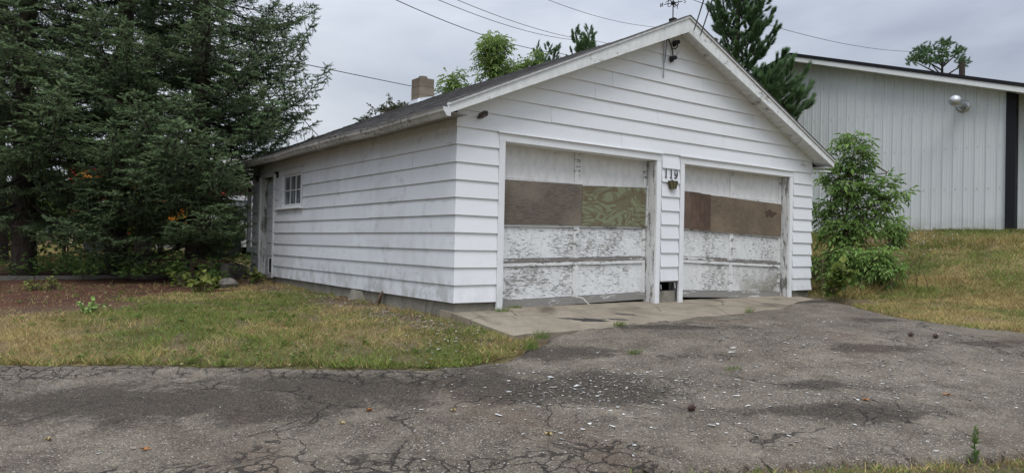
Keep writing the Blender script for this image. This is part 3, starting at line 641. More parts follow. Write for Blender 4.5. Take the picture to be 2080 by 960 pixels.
# gutter (K profile, sagging) with joint bands
G0 = bpy.data.objects.new('gutter', None); col.objects.link(G0); G0.parent = gar
prof = [(0, .0), (0, -.10), (-.055, -.10), (-.075, -.065), (-.095, -.045), (-.10, -.008), (-.112, 0), (-.104, .004), (-.092, -.006), (-.087, -.042), (-.068, -.062), (-.05, -.092), (-.006, -.092), (-.006, 0)]
ys = [y0-.07+(LY+.33-y0+.07)*k/9 for k in range(10)]
sag = lambda y: -.012*math.sin(y*1.3)+.006*math.sin(y*3.1)-.012
zg = top(xe0)-.012; xg = xe0-.022
for k in range(9):
    ya, yb = ys[k]+.001, ys[k+1]-.001
    MB().loft([(xg+px, ya, zg+pz+sag(ya)) for px, pz in prof], [(xg+px, yb, zg+pz+sag(yb)) for px, pz in prof]).build('gutter_length', M['gutter'], G0)
    if k: 
        p2 = [(px*1.05-.001, pz*1.04-.001) for px, pz in prof[:7]]+[(px*1.0, pz-.0) for px, pz in prof[6:7]]
        MB().loft([(xg+px, ya-.018, zg+pz+sag(ya)) for px, pz in p2], [(xg+px, ya+.018, zg+pz+sag(ya)) for px, pz in p2]).build('gutter_joint', M['gutter'], G0)
ec = prof[:7]
MB().loft([(xg+px*1.02, ys[0]-.004, zg+pz+sag(ys[0])) for px, pz in ec], [(xg+px*1.02, ys[0]+.0, zg+pz+sag(ys[0])) for px, pz in ec]).build('gutter_end', M['window_white'], G0)
MB().loft([(xg+px*1.02, ys[-1], zg+pz+sag(ys[-1])) for px, pz in ec], [(xg+px*1.02, ys[-1]+.004, zg+pz+sag(ys[-1])) for px, pz in ec]).build('gutter_end', M['gutter'], G0)
MB().tube([(xg-.05, LY+.12, zg-.09), (xg-.05, LY+.12, zg-.20), (xg-.0, LY+.10, zg-.27), (-.12, LY+.06, zg-.37), (-.065, LY+.03, zg-.45), (-.065, LY+.03, zg-.6)], .038, 10).build('downspout_elbow', M['black'], G0)
MB().box((-.105, LY-.0, .55), (-.03, LY+.06, zg-.58)).build('downspout', M['galv'], G0)
# chimney
ch = thing('chimney', (3.6, 7.7, 4.1), 'short block chimney with a round clay flue standing on the garage roof', 'chimney'); ch.parent = None
CX0, CX1, CY0, CY1 = 3.56, 3.96, 7.50, 7.90
zt = 4.73
for k in range(4):
    z0 = zt-.205*(k+1)+.004; z1 = zt-.205*k-.004; ins = random.uniform(0, .004)
    MB().box((CX0+ins, CY0+ins, z0), (CX1-ins, CY1-ins, z1)).build('block', M['chimney'], ch)
MB().box((CX0+.012, CY0+.012, 3.95), (CX1-.012, CY1-.012, zt-.01)).build('mortar', M['dark'], ch)
MB().tube([((CX0+CX1)/2, (CY0+CY1)/2, zt-.02), ((CX0+CX1)/2, (CY0+CY1)/2, zt+.065)], .105, 20).build('flue', M['chimney'], ch, smooth=False)
fl = MB()
fl.hexa([(CX0-.012, CY0-.05, top(CX0)-.0), (CX1+.012, CY0-.05, top(CX1)), (CX1+.012, CY0-.004, top(CX1)), (CX0-.012, CY0-.004, top(CX0)), (CX0-.012, CY0-.012, top(CX0)+.10), (CX1+.012, CY0-.012, top(CX1)+.11), (CX1+.012, CY0-.004, top(CX1)+.11), (CX0-.012, CY0-.004, top(CX0)+.10)])
fl.hexa([(CX0-.07, CY0-.05, top(CX0-.07)), (CX0-.004, CY0-.05, top(CX0)), (CX0-.004, CY1+.05, top(CX0)), (CX0-.07, CY1+.05, top(CX0-.07)), (CX0-.014, CY0-.012, top(CX0)+.09), (CX0-.004, CY0-.012, top(CX0)+.10), (CX0-.004, CY1+.012, top(CX0)+.10), (CX0-.014, CY1+.012, top(CX0)+.09)])
fl.build('flashing', M['flash'], ch)
# weathervane
wv_ = thing('weathervane', (RX, .012, RZ), 'black wrought iron weathervane with scrolled cardinal arms on the garage ridge', 'weathervane')
VX, VY = RX, .012
MB().box((VX-.035, VY-.05, RZ-.03), (VX+.035, VY+.05, RZ+.045)).build('base', M['iron'], wv_)
MB().tube([(VX, VY, RZ), (VX, VY, RZ+.62)], .0085, 8).build('rod', M['iron'], wv_)
zc = RZ+.285
MB().tube([(VX, VY, zc-.035), (VX, VY, zc), (VX, VY, zc+.035)], [.012, .035, .012], 10).build('hub', M['iron'], wv_)
for k in range(4):
    a = .35+k*PI/2; dx, dy = math.cos(a), math.sin(a)
    am = MB().tube([(VX, VY, zc), (VX+dx*.15, VY+dy*.15, zc)], .006, 6)
    am.tube([(VX+dx*(.06+.028*math.sin(t)), VY+dy*(.06+.028*math.sin(t)), zc-.026+.024*math.cos(t)) for t in [q*.7 for q in range(8)]], .005, 5)
    am.tube([(VX+dx*(.10-.02*math.sin(t)), VY+dy*(.10-.02*math.sin(t)), zc+.024-.02*math.cos(t)) for t in [q*.7 for q in range(8)]], .0045, 5); am.build('arm', M['iron'], wv_)
    lt = MB(); ex_, ey_ = VX+dx*.17, VY+dy*.17
    def st_(p): lt.tube([(ex_+dx*u, ey_+dy*u, zc+v) for u, v in p], .006, 5)
    {0: lambda: (st_([(.03, -.03), (0, -.03), (0, .03), (.03, .03)]), st_([(0, 0), (.022, 0)])), 1: lambda: (st_([(0, -.03), (0, .03)]), st_([(0, .03), (.035, -.03)]), st_([(.035, -.03), (.035, .03)])),
     2: lambda: (st_([(0, .03), (.01, -.03), (.02, .015), (.03, -.03), (.04, .03)]),), 3: lambda: (st_([(.035, .025), (.01, .03), (0, .015), (.03, -.012), (.02, -.03), (0, -.025)]),)}[k]()
    lt.build('letter', M['iron'], wv_)
MB().tube([(VX-.22, VY-.05, RZ+.58), (VX+.20, VY+.045, RZ+.58)], .007, 6).add([(VX+.20, VY+.045, RZ+.54), (VX+.28, VY+.064, RZ+.58), (VX+.20, VY+.045, RZ+.62), (VX+.205, VY+.052, RZ+.58)], [(0, 1, 3), (1, 2, 3), (0, 3, 2), (0, 2, 1)]).build('arrow', M['iron'], wv_)
# things fixed to the front wall
t_ = thing('security_camera', (.33, -.02, 2.38), 'small brown box camera under the left eave corner of the garage front', 'camera')
MB().hexa([(.27, -.02, 2.355), (.33, -.02, 2.355), (.33, -.0, 2.355), (.27, -.0, 2.355), (.27, -.02, 2.40), (.33, -.02, 2.40), (.33, 0, 2.40), (.27, 0, 2.40)]).build('bracket', M['galv'], t_)
cb = MB(); cb.hexa([(.275, -.035, 2.375), (.33, -.035, 2.375), (.33, -.17, 2.40), (.275, -.17, 2.40), (.275, -.035, 2.43), (.33, -.035, 2.43), (.33, -.17, 2.455), (.275, -.17, 2.455)]); cb.build('case', M['brown_metal'], t_)
MB().tube([(.3025, -.169, 2.428), (.3025, -.176, 2.429)], .016, 12).build('lens', M['black'], t_)
# numerals 119
def stroke(nm, P, r): 
    b = MB(); b.tube([(x, -.032, z) for x, z in P], r, 6); return b
NX = [3.72, 3.835, 3.945]; nz = 1.893
for k, x in enumerate(NX):
    if k < 2:
        b = stroke('', [(x, nz+.0), (x+.004, nz+.065), (x+.002, nz+.125)], [.009, .009, .007]); b.tube([(x-.022, -.032, nz+.10), (x-.008, -.032, nz+.112), (x+.002, -.032, nz+.127)], [.003, .005, .008], 6)
        b.tube([(x-.022, -.032, nz+.004), (x, -.032, nz-.003), (x+.022, -.032, nz+.002)], [.005, .008, .005], 6); b.build('numeral', M['number'], gar)
    else:
        b = MB(); R_ = [(x+.030*math.cos(a), -.032, nz+.085+.037*math.sin(a)) for a in [2*PI*q/14 for q in range(15)]]; b.tube(R_, [.009 if .5 < (q % 14)/14 < 1 else .0065 for q in range(15)], 6)
        b.tube([(x+.031, -.032, nz+.085), (x+.028, -.032, nz+.045), (x+.012, -.032, nz+.008), (x-.012, -.032, nz-.003), (x-.026, -.032, nz+.012)], [.010, .010, .008, .006, .009], 6); b.build('numeral', M['number'], gar)
lm = thing('wall_lamp', (3.84, -.02, 1.75), 'small tarnished brass lamp shade below the house number between the garage doors', 'lamp')
lb = MB(); cx_ = 3.855
def oct_(r, z): return [(cx_+r*math.cos(a)*1.0, -.055+r*.45*math.sin(a), z) for a in [PI/8+q*PI/4 for q in range(8)]]
lb.loft(oct_(.058, 1.722), oct_(.098, 1.835)); lb.build('shade', M['brass'], lm)
MB().loft(oct_(.102, 1.835), oct_(.100, 1.843)).build('rim', M['iron'], lm)
for q in range(8):
    a = PI/8+q*PI/4; MB().tube([(cx_+.060*math.cos(a), -.055+.060*.45*math.sin(a), 1.722), (cx_+.101*math.cos(a), -.055+.101*.45*math.sin(a), 1.838)], .004, 5).build('shade_rib', M['iron'], lm)
MB().tube([(cx_, -.0, 1.86), (cx_, -.03, 1.865), (cx_, -.055, 1.84)], .009, 6).build('arm', M['iron'], lm)
ins = thing('wire_insulator', (7.40, -.03, 2.42), 'white ceramic wire knob screwed to the right end of the garage front', 'insulator')
MB().tube([(7.40, -.02, 2.405), (7.40, -.05, 2.405), (7.40, -.055, 2.405), (7.40, -.08, 2.405)], [.026, .026, .018, .024], 10).build('knob', M['window_white'], ins)
MB().tube([(7.41, -.05, 2.40), (7.43, -.06, 2.36)], .005, 5).build('wire_tail', M['galv'], ins)
# service entrance at the peak
sv_ = thing('service_bracket', (3.64, -.05, 4.02), 'rusty old cable bracket hanging under the garage peak', 'bracket')
MB().box((3.60, -.06, 3.98), (3.69, -.024, 4.05)).build('bracket_head', M['iron'], sv_); MB().tube([(3.62, -.045, 3.99), (3.622, -.04, 3.60), (3.622, -.035, 3.40)], [.012, .007, .011], 6).build('strap', M['galv'], sv_)
MB().tube([(3.668, -.045, 3.99), (3.635, -.04, 3.62)], .006, 6).build('strap', M['iron'], sv_)
for (xa, za, lbl) in ((3.86, 3.97, 'upper dark lamp socket on the gable beside the cable bracket'), (3.80, 3.72, 'lower dark lamp socket on the gable below the peak')):
    s_ = thing('lamp_socket', (xa, -.04, za), lbl, 'lamp socket', 'lamp sockets on the gable')
    MB().tube([(xa-.05, -.045, za-.012), (xa+.0, -.06, za), (xa+.05, -.075, za+.014)], [.026, .034, .03], 10).build('socket', M['black'], s_)
    MB().tube([(xa, -.02, za-.03), (xa, -.05, za-.02)], .03, 10).build('socket_base', M['iron'], s_)
    MB().tube([(xa-.03, -.05, za-.02), (xa-.055, -.06, za-.075)], [.018, .012], 8).build('socket_tip', M['iron'], s_)
cbk = thing('gable_cable', (3.7, -.04, 3.9), 'black cable looping between the bracket and the sockets on the gable', 'cable')
MB().tube([(3.69, -.05, 4.01), (3.72, -.06, 3.94), (3.77, -.055, 3.87), (3.80, -.05, 3.80), (3.81, -.05, 3.74)], .009, 6).build('cable_run', M['wire'], cbk)
MB().tube([(3.77, -.055, 3.87), (3.84, -.06, 3.86), (3.88, -.07, 3.90), (3.885, -.07, 3.96)], .009, 6).build('cable_run', M['wire'], cbk)
MB().tube([(3.83, -.045, 3.73), (3.90, -.035, 3.79), (3.96, -.03, 3.85)], .004, 5).build('cable_run', M['galv'], cbk)

# ------------------------------------------------------------------ overhead wires (real spans)
def span(a, b, sag_, r, label, grp='overhead wires', ext=1.0, ext0=0.0):
    a = Vector(a); b = Vector(b); o = thing('overhead_wire', a, label, 'wire', grp)
    P = [a+(b-a)*q-Vector((0, 0, sag_*4*q*(1-q)*(1 if 0 <= q <= 1 else .3))) for q in [ext0+(ext-ext0)*t/40 for t in range(41)]]
    MB().tube(P, r, 5).build('cable', M['wire'], o)
def PX(px, py, d):       # a point seen in the survey of the photograph, at d metres ahead
    v = Fv+(px-1040)/1455.2*rr-(py-480)/1455.2*uu; return CAM+v*d
# ------------------------------------------------------------------ apron, tar, kerb, stones
def apz(y): return .0+(y-.14)*.105 if y < .14 else 0
for a, b, nm in ((-.02, 3.86, 'slab'), (3.87, 5.7, 'slab'), (5.71, 7.42, 'slab')):
    ap = MB(); nX = max(6, int((b-a)/.22)); nY = 7
    yf = lambda x: -1.24+.03*math.sin(x*3.1)+.02*math.sin(x*9)
    G_ = [[(a+(b-a)*i/nX, (.30 if j == nY else yf(a+(b-a)*i/nX)+(.30-yf(a+(b-a)*i/nX))*j/nY)) for j in range(nY+1)] for i in range(nX+1)]
    vs_ = []; 
    for i in range(nX+1):
        for j in range(nY+1):
            x, y = G_[i][j]; edge = (j == 0) or (i == 0 and a < 0)
            vs_.append((x+(random.uniform(-.012, .012) if edge else 0), y+(random.uniform(-.014, .014) if j == 0 else 0), apz(y)+random.uniform(-.002, .002)-(.008 if edge else 0)))
    f_ = [(i*(nY+1)+j, (i+1)*(nY+1)+j, (i+1)*(nY+1)+j+1, i*(nY+1)+j+1) for i in range(nX) for j in range(nY)]
    ap.add(vs_, f_)
    per = [i*(nY+1) for i in range(nX+1)]+[nX*(nY+1)+j for j in range(1, nY+1)]; pl = [i*(nY+1) for i in range(0, 1)]
    rimv = [vs_[k] for k in per]; lo_ = [(x+random.uniform(-.006, .02), y+random.uniform(.0, .03), -.34) for x, y, z in rimv]
    n0 = len(rimv); ap.add(rimv+lo_, [(i, n0+i, n0+i+1, i+1) for i in range(n0-1)])
    le = [vs_[j] for j in range(nY+1)][::-1]; lo_ = [(x+.012, y, -.34) for x, y, z in le]; n0 = len(le); ap.add(le+lo_, [(i, n0+i, n0+i+1, i+1) for i in range(n0-1)])
    o = ap.build('driveway_apron', M['slab'], None); o['kind'] = 'structure'
def blob(x, y, rx, ry, h, n=22, f=None, rough_=.3, rot=0):
    b = MB(); ring = []; 
    for k in range(n):
        a = 2*PI*k/n; r = 1+rough_*(random.random()-.5)*2; u = rx*r*math.cos(a); v = ry*r*math.sin(a)
        X, Y = x+u*math.cos(rot)-v*math.sin(rot), y+u*math.sin(rot)+v*math.cos(rot); ring.append((X, Y, f(X, Y)))
    inner = [(x+(X-x)*.7, y+(Y-y)*.7, f(x+(X-x)*.7, y+(Y-y)*.7)+h) for X, Y, Z in ring]
    b.add(ring+inner, [(i, (i+1) % n, n+(i+1) % n, n+i) for i in range(n)]+[tuple(range(n, 2*n))]); return b
fa = lambda X, Y: apz(Y)+.0005
for x, y, rx, ry, lbl in ((1.52, -.80, .20, .10, 'largest black tar patch on the concrete apron before the left door'), (1.28, -.66, .13, .035, 'thin tar streak on the apron left of the large tar patch'), (1.92, -.86, .13, .04, 'tar streak on the apron right of the large tar patch'), (2.3, -.62, .14, .04, 'small tar streak on the apron before the right half of the left door')):
    o = blob(x, y, rx, ry, .004, 26, fa, .42, -.3).build('tar_patch', M['tar']); setp(o, lbl, 'tar patch', 'tar patches on the apron')
k_ = thing('kerb', (-3.2, 8.8, gz(-3.2, 8.8)), 'low pale concrete edging strip along the bare soil before the spruces', 'edging')
for i in range(5):
    xa = -5.4+.78*i; xb = xa+.765; ya = 8.75+.02*math.sin(i*2); 
    MB().hexa([(xa, ya, -.15), (xb, ya, -.15), (xb, ya+.14, -.15), (xa, ya+.14, -.15), (xa, ya, .045+.01*(i % 2)), (xb, ya, .04), (xb, ya+.14, .045), (xa, ya+.14, .05)]).build('kerb_length', M['kerb'], k_)
def rock(x, y, rx, ry, rz, label, grp=None, z=None):
    z = gz(x, y) if z is None else z; n = 12; V_ = []; F_ = []
    for i in range(7):
        ph = -PI/2+PI*i/6
        for k in range(n):
            a = 2*PI*k/n; r = 1+random.uniform(-.13, .13); V_.append((x+rx*r*math.cos(ph)*math.cos(a), y+ry*r*math.cos(ph)*math.sin(a), z+rz*(.35+math.sin(ph)*r*.8)))
    for i in range(6):
        for k in range(n): F_.append((i*n+k, i*n+(k+1) % n, (i+1)*n+(k+1) % n, (i+1)*n+k))
    o = MB().add(V_, F_).build('rock', M['stone']); return setp(o, label, 'rock', grp)
rock(-1.02, 6.15, .17, .13, .13, 'rounded grey rock in the weeds left of the garage side door')
rock(-.35, 8.1, .22, .2, .26, 'mossy stone against the far corner of the garage')
rock(-.62, 8.5, .2, .16, .2, 'dark stone beside the mossy stone near the garage far corner')
# old bench of planks
bn = thing('wooden_bench', (-1.15, 8.2, gz(-1.15, 8.2)), 'low decayed plank bench on a pale block under the spruce by the garage', 'bench')
zz = gz(-1.1, 8.1)
bx0, by0 = CW(-6.62, 14.4); bx1, by1 = CW(-5.75, 14.3)
def along(t, o=0): return (bx0+(bx1-bx0)*t+HF[0]*o, by0+(by1-by0)*t+HF[1]*o)
def bbox(nm, t0, t1, o0, o1, z0, z1, mat):
    A = [along(t0, o0), along(t1, o0), along(t1, o1), along(t0, o1)]; MB().hexa([(x, y, zz+z0) for x, y in A]+[(x, y, zz+z1) for x, y in A]).build(nm, mat, bn)
bbox('plank', -.75, 1.05, 0, .16, .36, .40, M['plank_b']); bbox('plank', -.6, 1.1, .175, .34, .357, .397, M['plank_b'])
bbox('support_block', .02, .11, .02, .3, -.03, .355, M['kerb']); bbox('support_block', .95, 1.15, -.02, .3, -.03, .34, M['stone'])
bbox('frame_rail', .2, .8, -.03, .0, .27, .355, M['plank_a']); bbox('frame_leg', .22, .3, -.03, .02, -.03, .27, M['plank_a']); bbox('frame_leg', .52, .6, -.03, .02, -.03, .27, M['plank_a'])

# ------------------------------------------------------------------ barn on the bank
SW = np.array([.181, -.9835]); NB = np.array([-.9835, -.181]); P0 = np.array([14.70, -.40])
def BW(s, o, z): return (P0[0]+SW[0]*s+NB[0]*o, P0[1]+SW[1]*s+NB[1]*o, z)
barn = thing('barn', (P0[0], P0[1], 1.36), 'long pale metal sided pole barn with dark roof on the grassy bank behind the garage', 'barn')
BS, BR, BZ, BSL = -12.9, -4.7, 6.33, .298
btop = lambda s: BZ-BSL*abs(s-BR) if s > BR else BZ-.36*abs(s-BR)
def sheet(s0, s1, o0):
    pr = []; s = s0
    while s < s1-.01:
        for ds, h in ((0, .0), (.004, .024), (.026, .024), (.030, 0), (.10, 0), (.105, .005), (.118, .005), (.123, 0), (.165, 0), (.17, .005), (.183, .005), (.188, 0)):
            if s+ds < s1-.002: pr.append((s+ds, h))
        s += .2286
    pr.append((s1-.002, 0)); b = MB(); n = len(pr)
    vs_ = [BW(s, o0+h, 1.38) for s, h in pr]+[BW(s, o0+h, btop(s)-.12) for s, h in pr]
    return b.add(vs_, [(i, i+1, n+i+1, n+i) for i in range(n-1)])
s = BS
while s < 3.3:
    e = s+.9144; o0 = 0.02
    if s < .31 < e: sheet(s, .31, o0).build('wall_panel', M['barn'], barn); sheet(.5, e, -.28).build('wall_panel', M['barn'], barn)
    else: sheet(s, e, o0 if e < .4 else -.28).build('wall_panel', M['barn'], barn)
    s = e
def bbx(nm, s0, s1, o0, o1, z0, z1, mat):
    P = [BW(s0, o0, z0), BW(s1, o0, z0), BW(s1, o1, z0), BW(s0, o1, z0), BW(s0, o0, z1), BW(s1, o0, z1), BW(s1, o1, z1), BW(s0, o1, z1)]; return MB().hexa(P, 0).build(nm, mat, barn)
bbx('post', .31, .50, -.3, .10, 1.33, 4.66, M['barn_roof']); bbx('base_trim', BS, .31, 0, .035, 1.33, 1.40, M['barn_fascia']); bbx('base_trim', .5, 3.3, -.3, -.265, 1.33, 1.40, M['barn_fascia'])
bbx('stem_wall', BS, 3.3, -.6, -.31, .6, 1.36, M['found']); 
def bslope(nm, s0, s1, o0, o1, lo, hi, mat):
    P = [BW(s0, o0, btop(s0)-lo), BW(s1, o0, btop(s1)-lo), BW(s1, o1, btop(s1)-lo), BW(s0, o1, btop(s0)-lo), BW(s0, o0, btop(s0)-hi), BW(s1, o0, btop(s1)-hi), BW(s1, o1, btop(s1)-hi), BW(s0, o1, btop(s0)-hi)]; MB().hexa(P).build(nm, mat, barn)
for a, b in ((BS-.4, BR), (BR+.0001, 3.7)):
    bslope('barn_roof', a, b, -18, .43, .05, 0, M['barn_roof']); bslope('fascia', a, b, .385, .425, .205, .052, M['barn_fascia']); bslope('soffit', a, b, -.02, .384, .19, .165, M['barn_fascia'])
    bslope('roof_edge', a, b, .40, .445, .075, -.012, M['barn_roof'])
bk = MB(); bk.loft([BW(BS, -.4, 1.3), BW(3.3, -.4, 1.3), BW(3.3, -.4, btop(3.3)-.1), BW(BR, -.4, BZ-.1), BW(BS, -.4, btop(BS)-.1)], [BW(BS, -17, 1.3), BW(3.3, -17, 1.3), BW(3.3, -17, btop(3.3)-.1), BW(BR, -17, BZ-.1), BW(BS, -17, btop(BS)-.1)]); bk.build('barn_body', M['barn'], barn)
# screws on the panels
sb = MB()
for zz_ in (2.4, 3.4, 4.4, 5.3):
    s = BS+.06
    while s < .3:
        if zz_ < btop(s)-.4: a = BW(s, .021, zz_); bq = BW(s, .030, zz_); sb.tube([a, bq], .015, 5)
        s += .2286
sb.build('screws', M['galv'], barn, kind='stuff')
vent = thing('exhaust_pipe', BW(-.72, 0, 4.0), 'shiny round capped exhaust pipe sticking out of the barn wall near the black post', 'exhaust pipe')
vz = 4.42; vsx = -.58
MB().tube([BW(vsx, .01, vz), BW(vsx, .05, vz), BW(vsx, .07, vz)], [.155, .155, .11], 20).build('flange', M['galv'], vent, smooth=False)
MB().tube([BW(vsx, .05, vz), BW(vsx, .80, vz)], .085, 18).build('pipe', M['galv'], vent, smooth=True)
b = MB(); pts = [(-.13, .02), (-.11, .08), (-.06, .125), (0, .14), (.06, .125), (.11, .08), (.13, .02)]
b.tube([BW(vsx, .84+u, vz) for u, r in pts], [r for u, r in pts], 20); b.build('cap', M['galv'], vent, smooth=True)

# ------------------------------------------------------------------ far things
pole = thing('utility_pole', (*CW(26.4, 42), 1.2), 'top of a wooden utility pole rising behind the barn roof', 'pole')
p_ = CW(26.25, 42); MB().tube([(p_[0], p_[1], .8), (p_[0], p_[1], PX(1945, 124, 42).z)], .16, 10).build('shaft', M['bark'], pole)
def lbox(c0, d0, ca, sa, u0, u1, v0, v1, z0, z1, nm, mat, par):
    x0, y0_ = CW(c0, d0); hx = HR*ca+HF*sa; hy = -HR*sa+HF*ca
    f = lambda u, v: (x0+hx[0]*u+hy[0]*v, y0_+hx[1]*u+hy[1]*v)
    A = [f(u0, v0), f(u1, v0), f(u1, v1), f(u0, v1)]; return MB().hexa([(x, y, z0) for x, y in A]+[(x, y, z1) for x, y in A]).build(nm, mat, par)
M['nb_wall'] = plain('neighbour_siding', (.20, .19, .18), .8); M['nb_roof'] = plain('neighbour_roof', (.30, .275, .265), .9, 0, .2)
nbh = thing('house', (*CW(-12.5, 31), .3), 'brown grey neighbouring house with a white framed window seen left of the garage', 'house')
hc, hd = -15.2, 30.5
lbox(hc, hd, 1, 0, 0, 7.5, 0, 6, -.2, 3.2, 'wall', M['nb_wall'], nbh)
for k in range(14): lbox(hc, hd, 1, 0, -.02, 7.52, -.03, -.001, .25+k*.2, .44+k*.2, 'siding_course', M['nb_wall'], nbh)
x0_, y0_ = CW(hc, hd); f_ = lambda u, v, z: (x0_+HR[0]*u+HF[0]*v, y0_+HR[1]*u+HF[1]*v, z)
MB().hexa([f_(-.4, -.5, 3.05), f_(7.9, -.5, 3.05), f_(7.9, 3, 4.55), f_(-.4, 3, 4.55), f_(-.4, -.5, 3.2), f_(7.9, -.5, 3.2), f_(7.9, 3, 4.7), f_(-.4, 3, 4.7)]).build('roof_slope', M['nb_roof'], nbh)
MB().hexa([f_(-.4, 3.001, 4.55), f_(7.9, 3.001, 4.55), f_(7.9, 6.5, 3.05), f_(-.4, 6.5, 3.05), f_(-.4, 3.001, 4.7), f_(7.9, 3.001, 4.7), f_(7.9, 6.5, 3.2), f_(-.4, 6.5, 3.2)]).build('roof_slope', M['nb_roof'], nbh)
for u in (1.2, 3.15):
    wq = lbox(hc, hd, 1, 0, u, u+1.3, -.07, -.032, 1.25, 2.6, 'window', M['window_white'], nbh); lbox(hc, hd, 1, 0, u+.12, u+1.18, -.085, -.072, 1.37, 1.90, 'pane', M['glass'], wq); lbox(hc, hd, 1, 0, u+.12, u+1.18, -.085, -.072, 1.96, 2.48, 'pane', M['glass'], wq)
for n_, c_ in (('truck_orange', (.80, .26, .02)), ('truck_red', (.5, .03, .025)), ('truck_white', (.75, .75, .75)), ('tyre', (.02, .02, .02))): M[n_] = plain(n_, c_, .5, 0, .1)
tk = thing('truck', (*CW(-14.2, 24), .2), 'orange and red box truck parked beyond the spruces, glimpsed through the branches', 'truck')
tc_, td_ = -15.2, 24.5
lbox(tc_, td_, 1, 0, 0, 4.6, 0, 2.2, .9, 3.15, 'cargo_box', M['truck_red'], tk)
for k in range(4): lbox(tc_, td_, 1, 0, .3+k*1.05, .95+k*1.05, -.03, -.002, 1.0, 3.0, 'side_stripe', M['truck_orange'], tk)
lbox(tc_, td_, 1, 0, 0, 4.6, -.05, -.031, 1.9, 2.02, 'rub_rail', M['truck_white'], tk)
lbox(tc_, td_, 1, 0, 4.75, 6.4, .1, 2.1, .55, 2.3, 'cab', M['truck_white'], tk); lbox(tc_, td_, 1, 0, 5.2, 6.1, .07, .098, 1.5, 2.15, 'cab_window', M['glass'], tk)
lbox(tc_, td_, 1, 0, 0, 6.2, .3, 1.9, .55, .88, 'chassis', M['black'], tk)
for u in (.9, 5.5):
    for v in (.05, 1.9):
        a = f2 = CW(tc_+u, td_+v); bq = CW(tc_+u, td_+v+.26); MB().tube([(a[0], a[1], .62), (bq[0], bq[1], .62)], .42, 18).build('wheel', M['tyre'], tk)

# ------------------------------------------------------------------ foliage builders
def norm(a): return a/np.maximum(np.linalg.norm(a, axis=-1, keepdims=True), 1e-9)
def needles_on(B, D, L, K, nl, w, fwd=.55, rng=RNG):
    """needle triangles around each shoot; B, D (n,3), L (n,)"""
    n = len(B); t = (np.arange(K)+.5)/K; t = np.broadcast_to(t, (n, K))+rng.uniform(-.03, .03, (n, K))
    ref = np.where(np.abs(D[:, 2:3]) < .85, np.array([[0, 0, 1.]]), np.array([[1., 0, 0]])); A = norm(np.cross(D, ref)); C = np.cross(D, A)
    ph = (np.arange(K)*2.399)[None]+rng.uniform(0, 6.28, (n, 1)); rad = A[:, None]*np.cos(ph)[..., None]+C[:, None]*np.sin(ph)[..., None]
    c = B[:, None]+D[:, None]*(t*L[:, None])[..., None]
    f = fwd+.5*(t > .88); nd = norm(D[:, None]*f[..., None]+rad*(1-.45*f)[..., None]); l = nl*rng.uniform(.75, 1.15, (n, K))
    side = norm(np.cross(nd, rad+D[:, None]*.3))*w*.5
    V = np.stack([c-side, c+side, c+nd*l[..., None]], 2).reshape(-1, 3)
    return V, np.repeat(t.reshape(-1), 3)
def tubes_np(S, E, r0, r1):
    """three sided sticks"""
    S = np.asarray(S); E = np.asarray(E); D = norm(E-S); ref = np.where(np.abs(D[:, 2:3]) < .85, np.array([[0, 0, 1.]]), np.array([[1., 0, 0]])); A = norm(np.cross(D, ref)); C = np.cross(D, A)
    V = []; 
    for k in range(3):
        o = A*math.cos(k*2.094)+C*math.sin(k*2.094); V += [S+o*np.reshape(r0, (-1, 1)), E+o*np.reshape(r1, (-1, 1))]
    V = np.stack(V, 1); n = len(S); b = (np.arange(n)*6)[:, None, None]
    F = np.array([(0, 2, 3, 1), (2, 4, 5, 3), (4, 0, 1, 5)])[None]+b
    return V.reshape(-1, 3), F.reshape(-1, 4)
def tri(V, tip, extra=None): return V
def merge_mesh(name, wood, need, tips, mats):
    """wood: (V,F4) ; need: V triples"""
    Vw, Fw = wood; Ft = np.concatenate([Fw[:, [0, 1, 2]], Fw[:, [0, 2, 3]]]); Fn = np.arange(len(need)).reshape(-1, 3)+len(Vw)
    V = np.concatenate([Vw, need]); F = np.concatenate([Ft, Fn]); mi = np.concatenate([np.zeros(len(Ft), int), np.ones(len(Fn), int)])
    o = npmesh(name, V, F, mats, mi, {'tip': ('FLOAT', np.concatenate([np.zeros(len(Vw)), tips]))}, link=False); me = o.data; bpy.data.objects.remove(o); return me
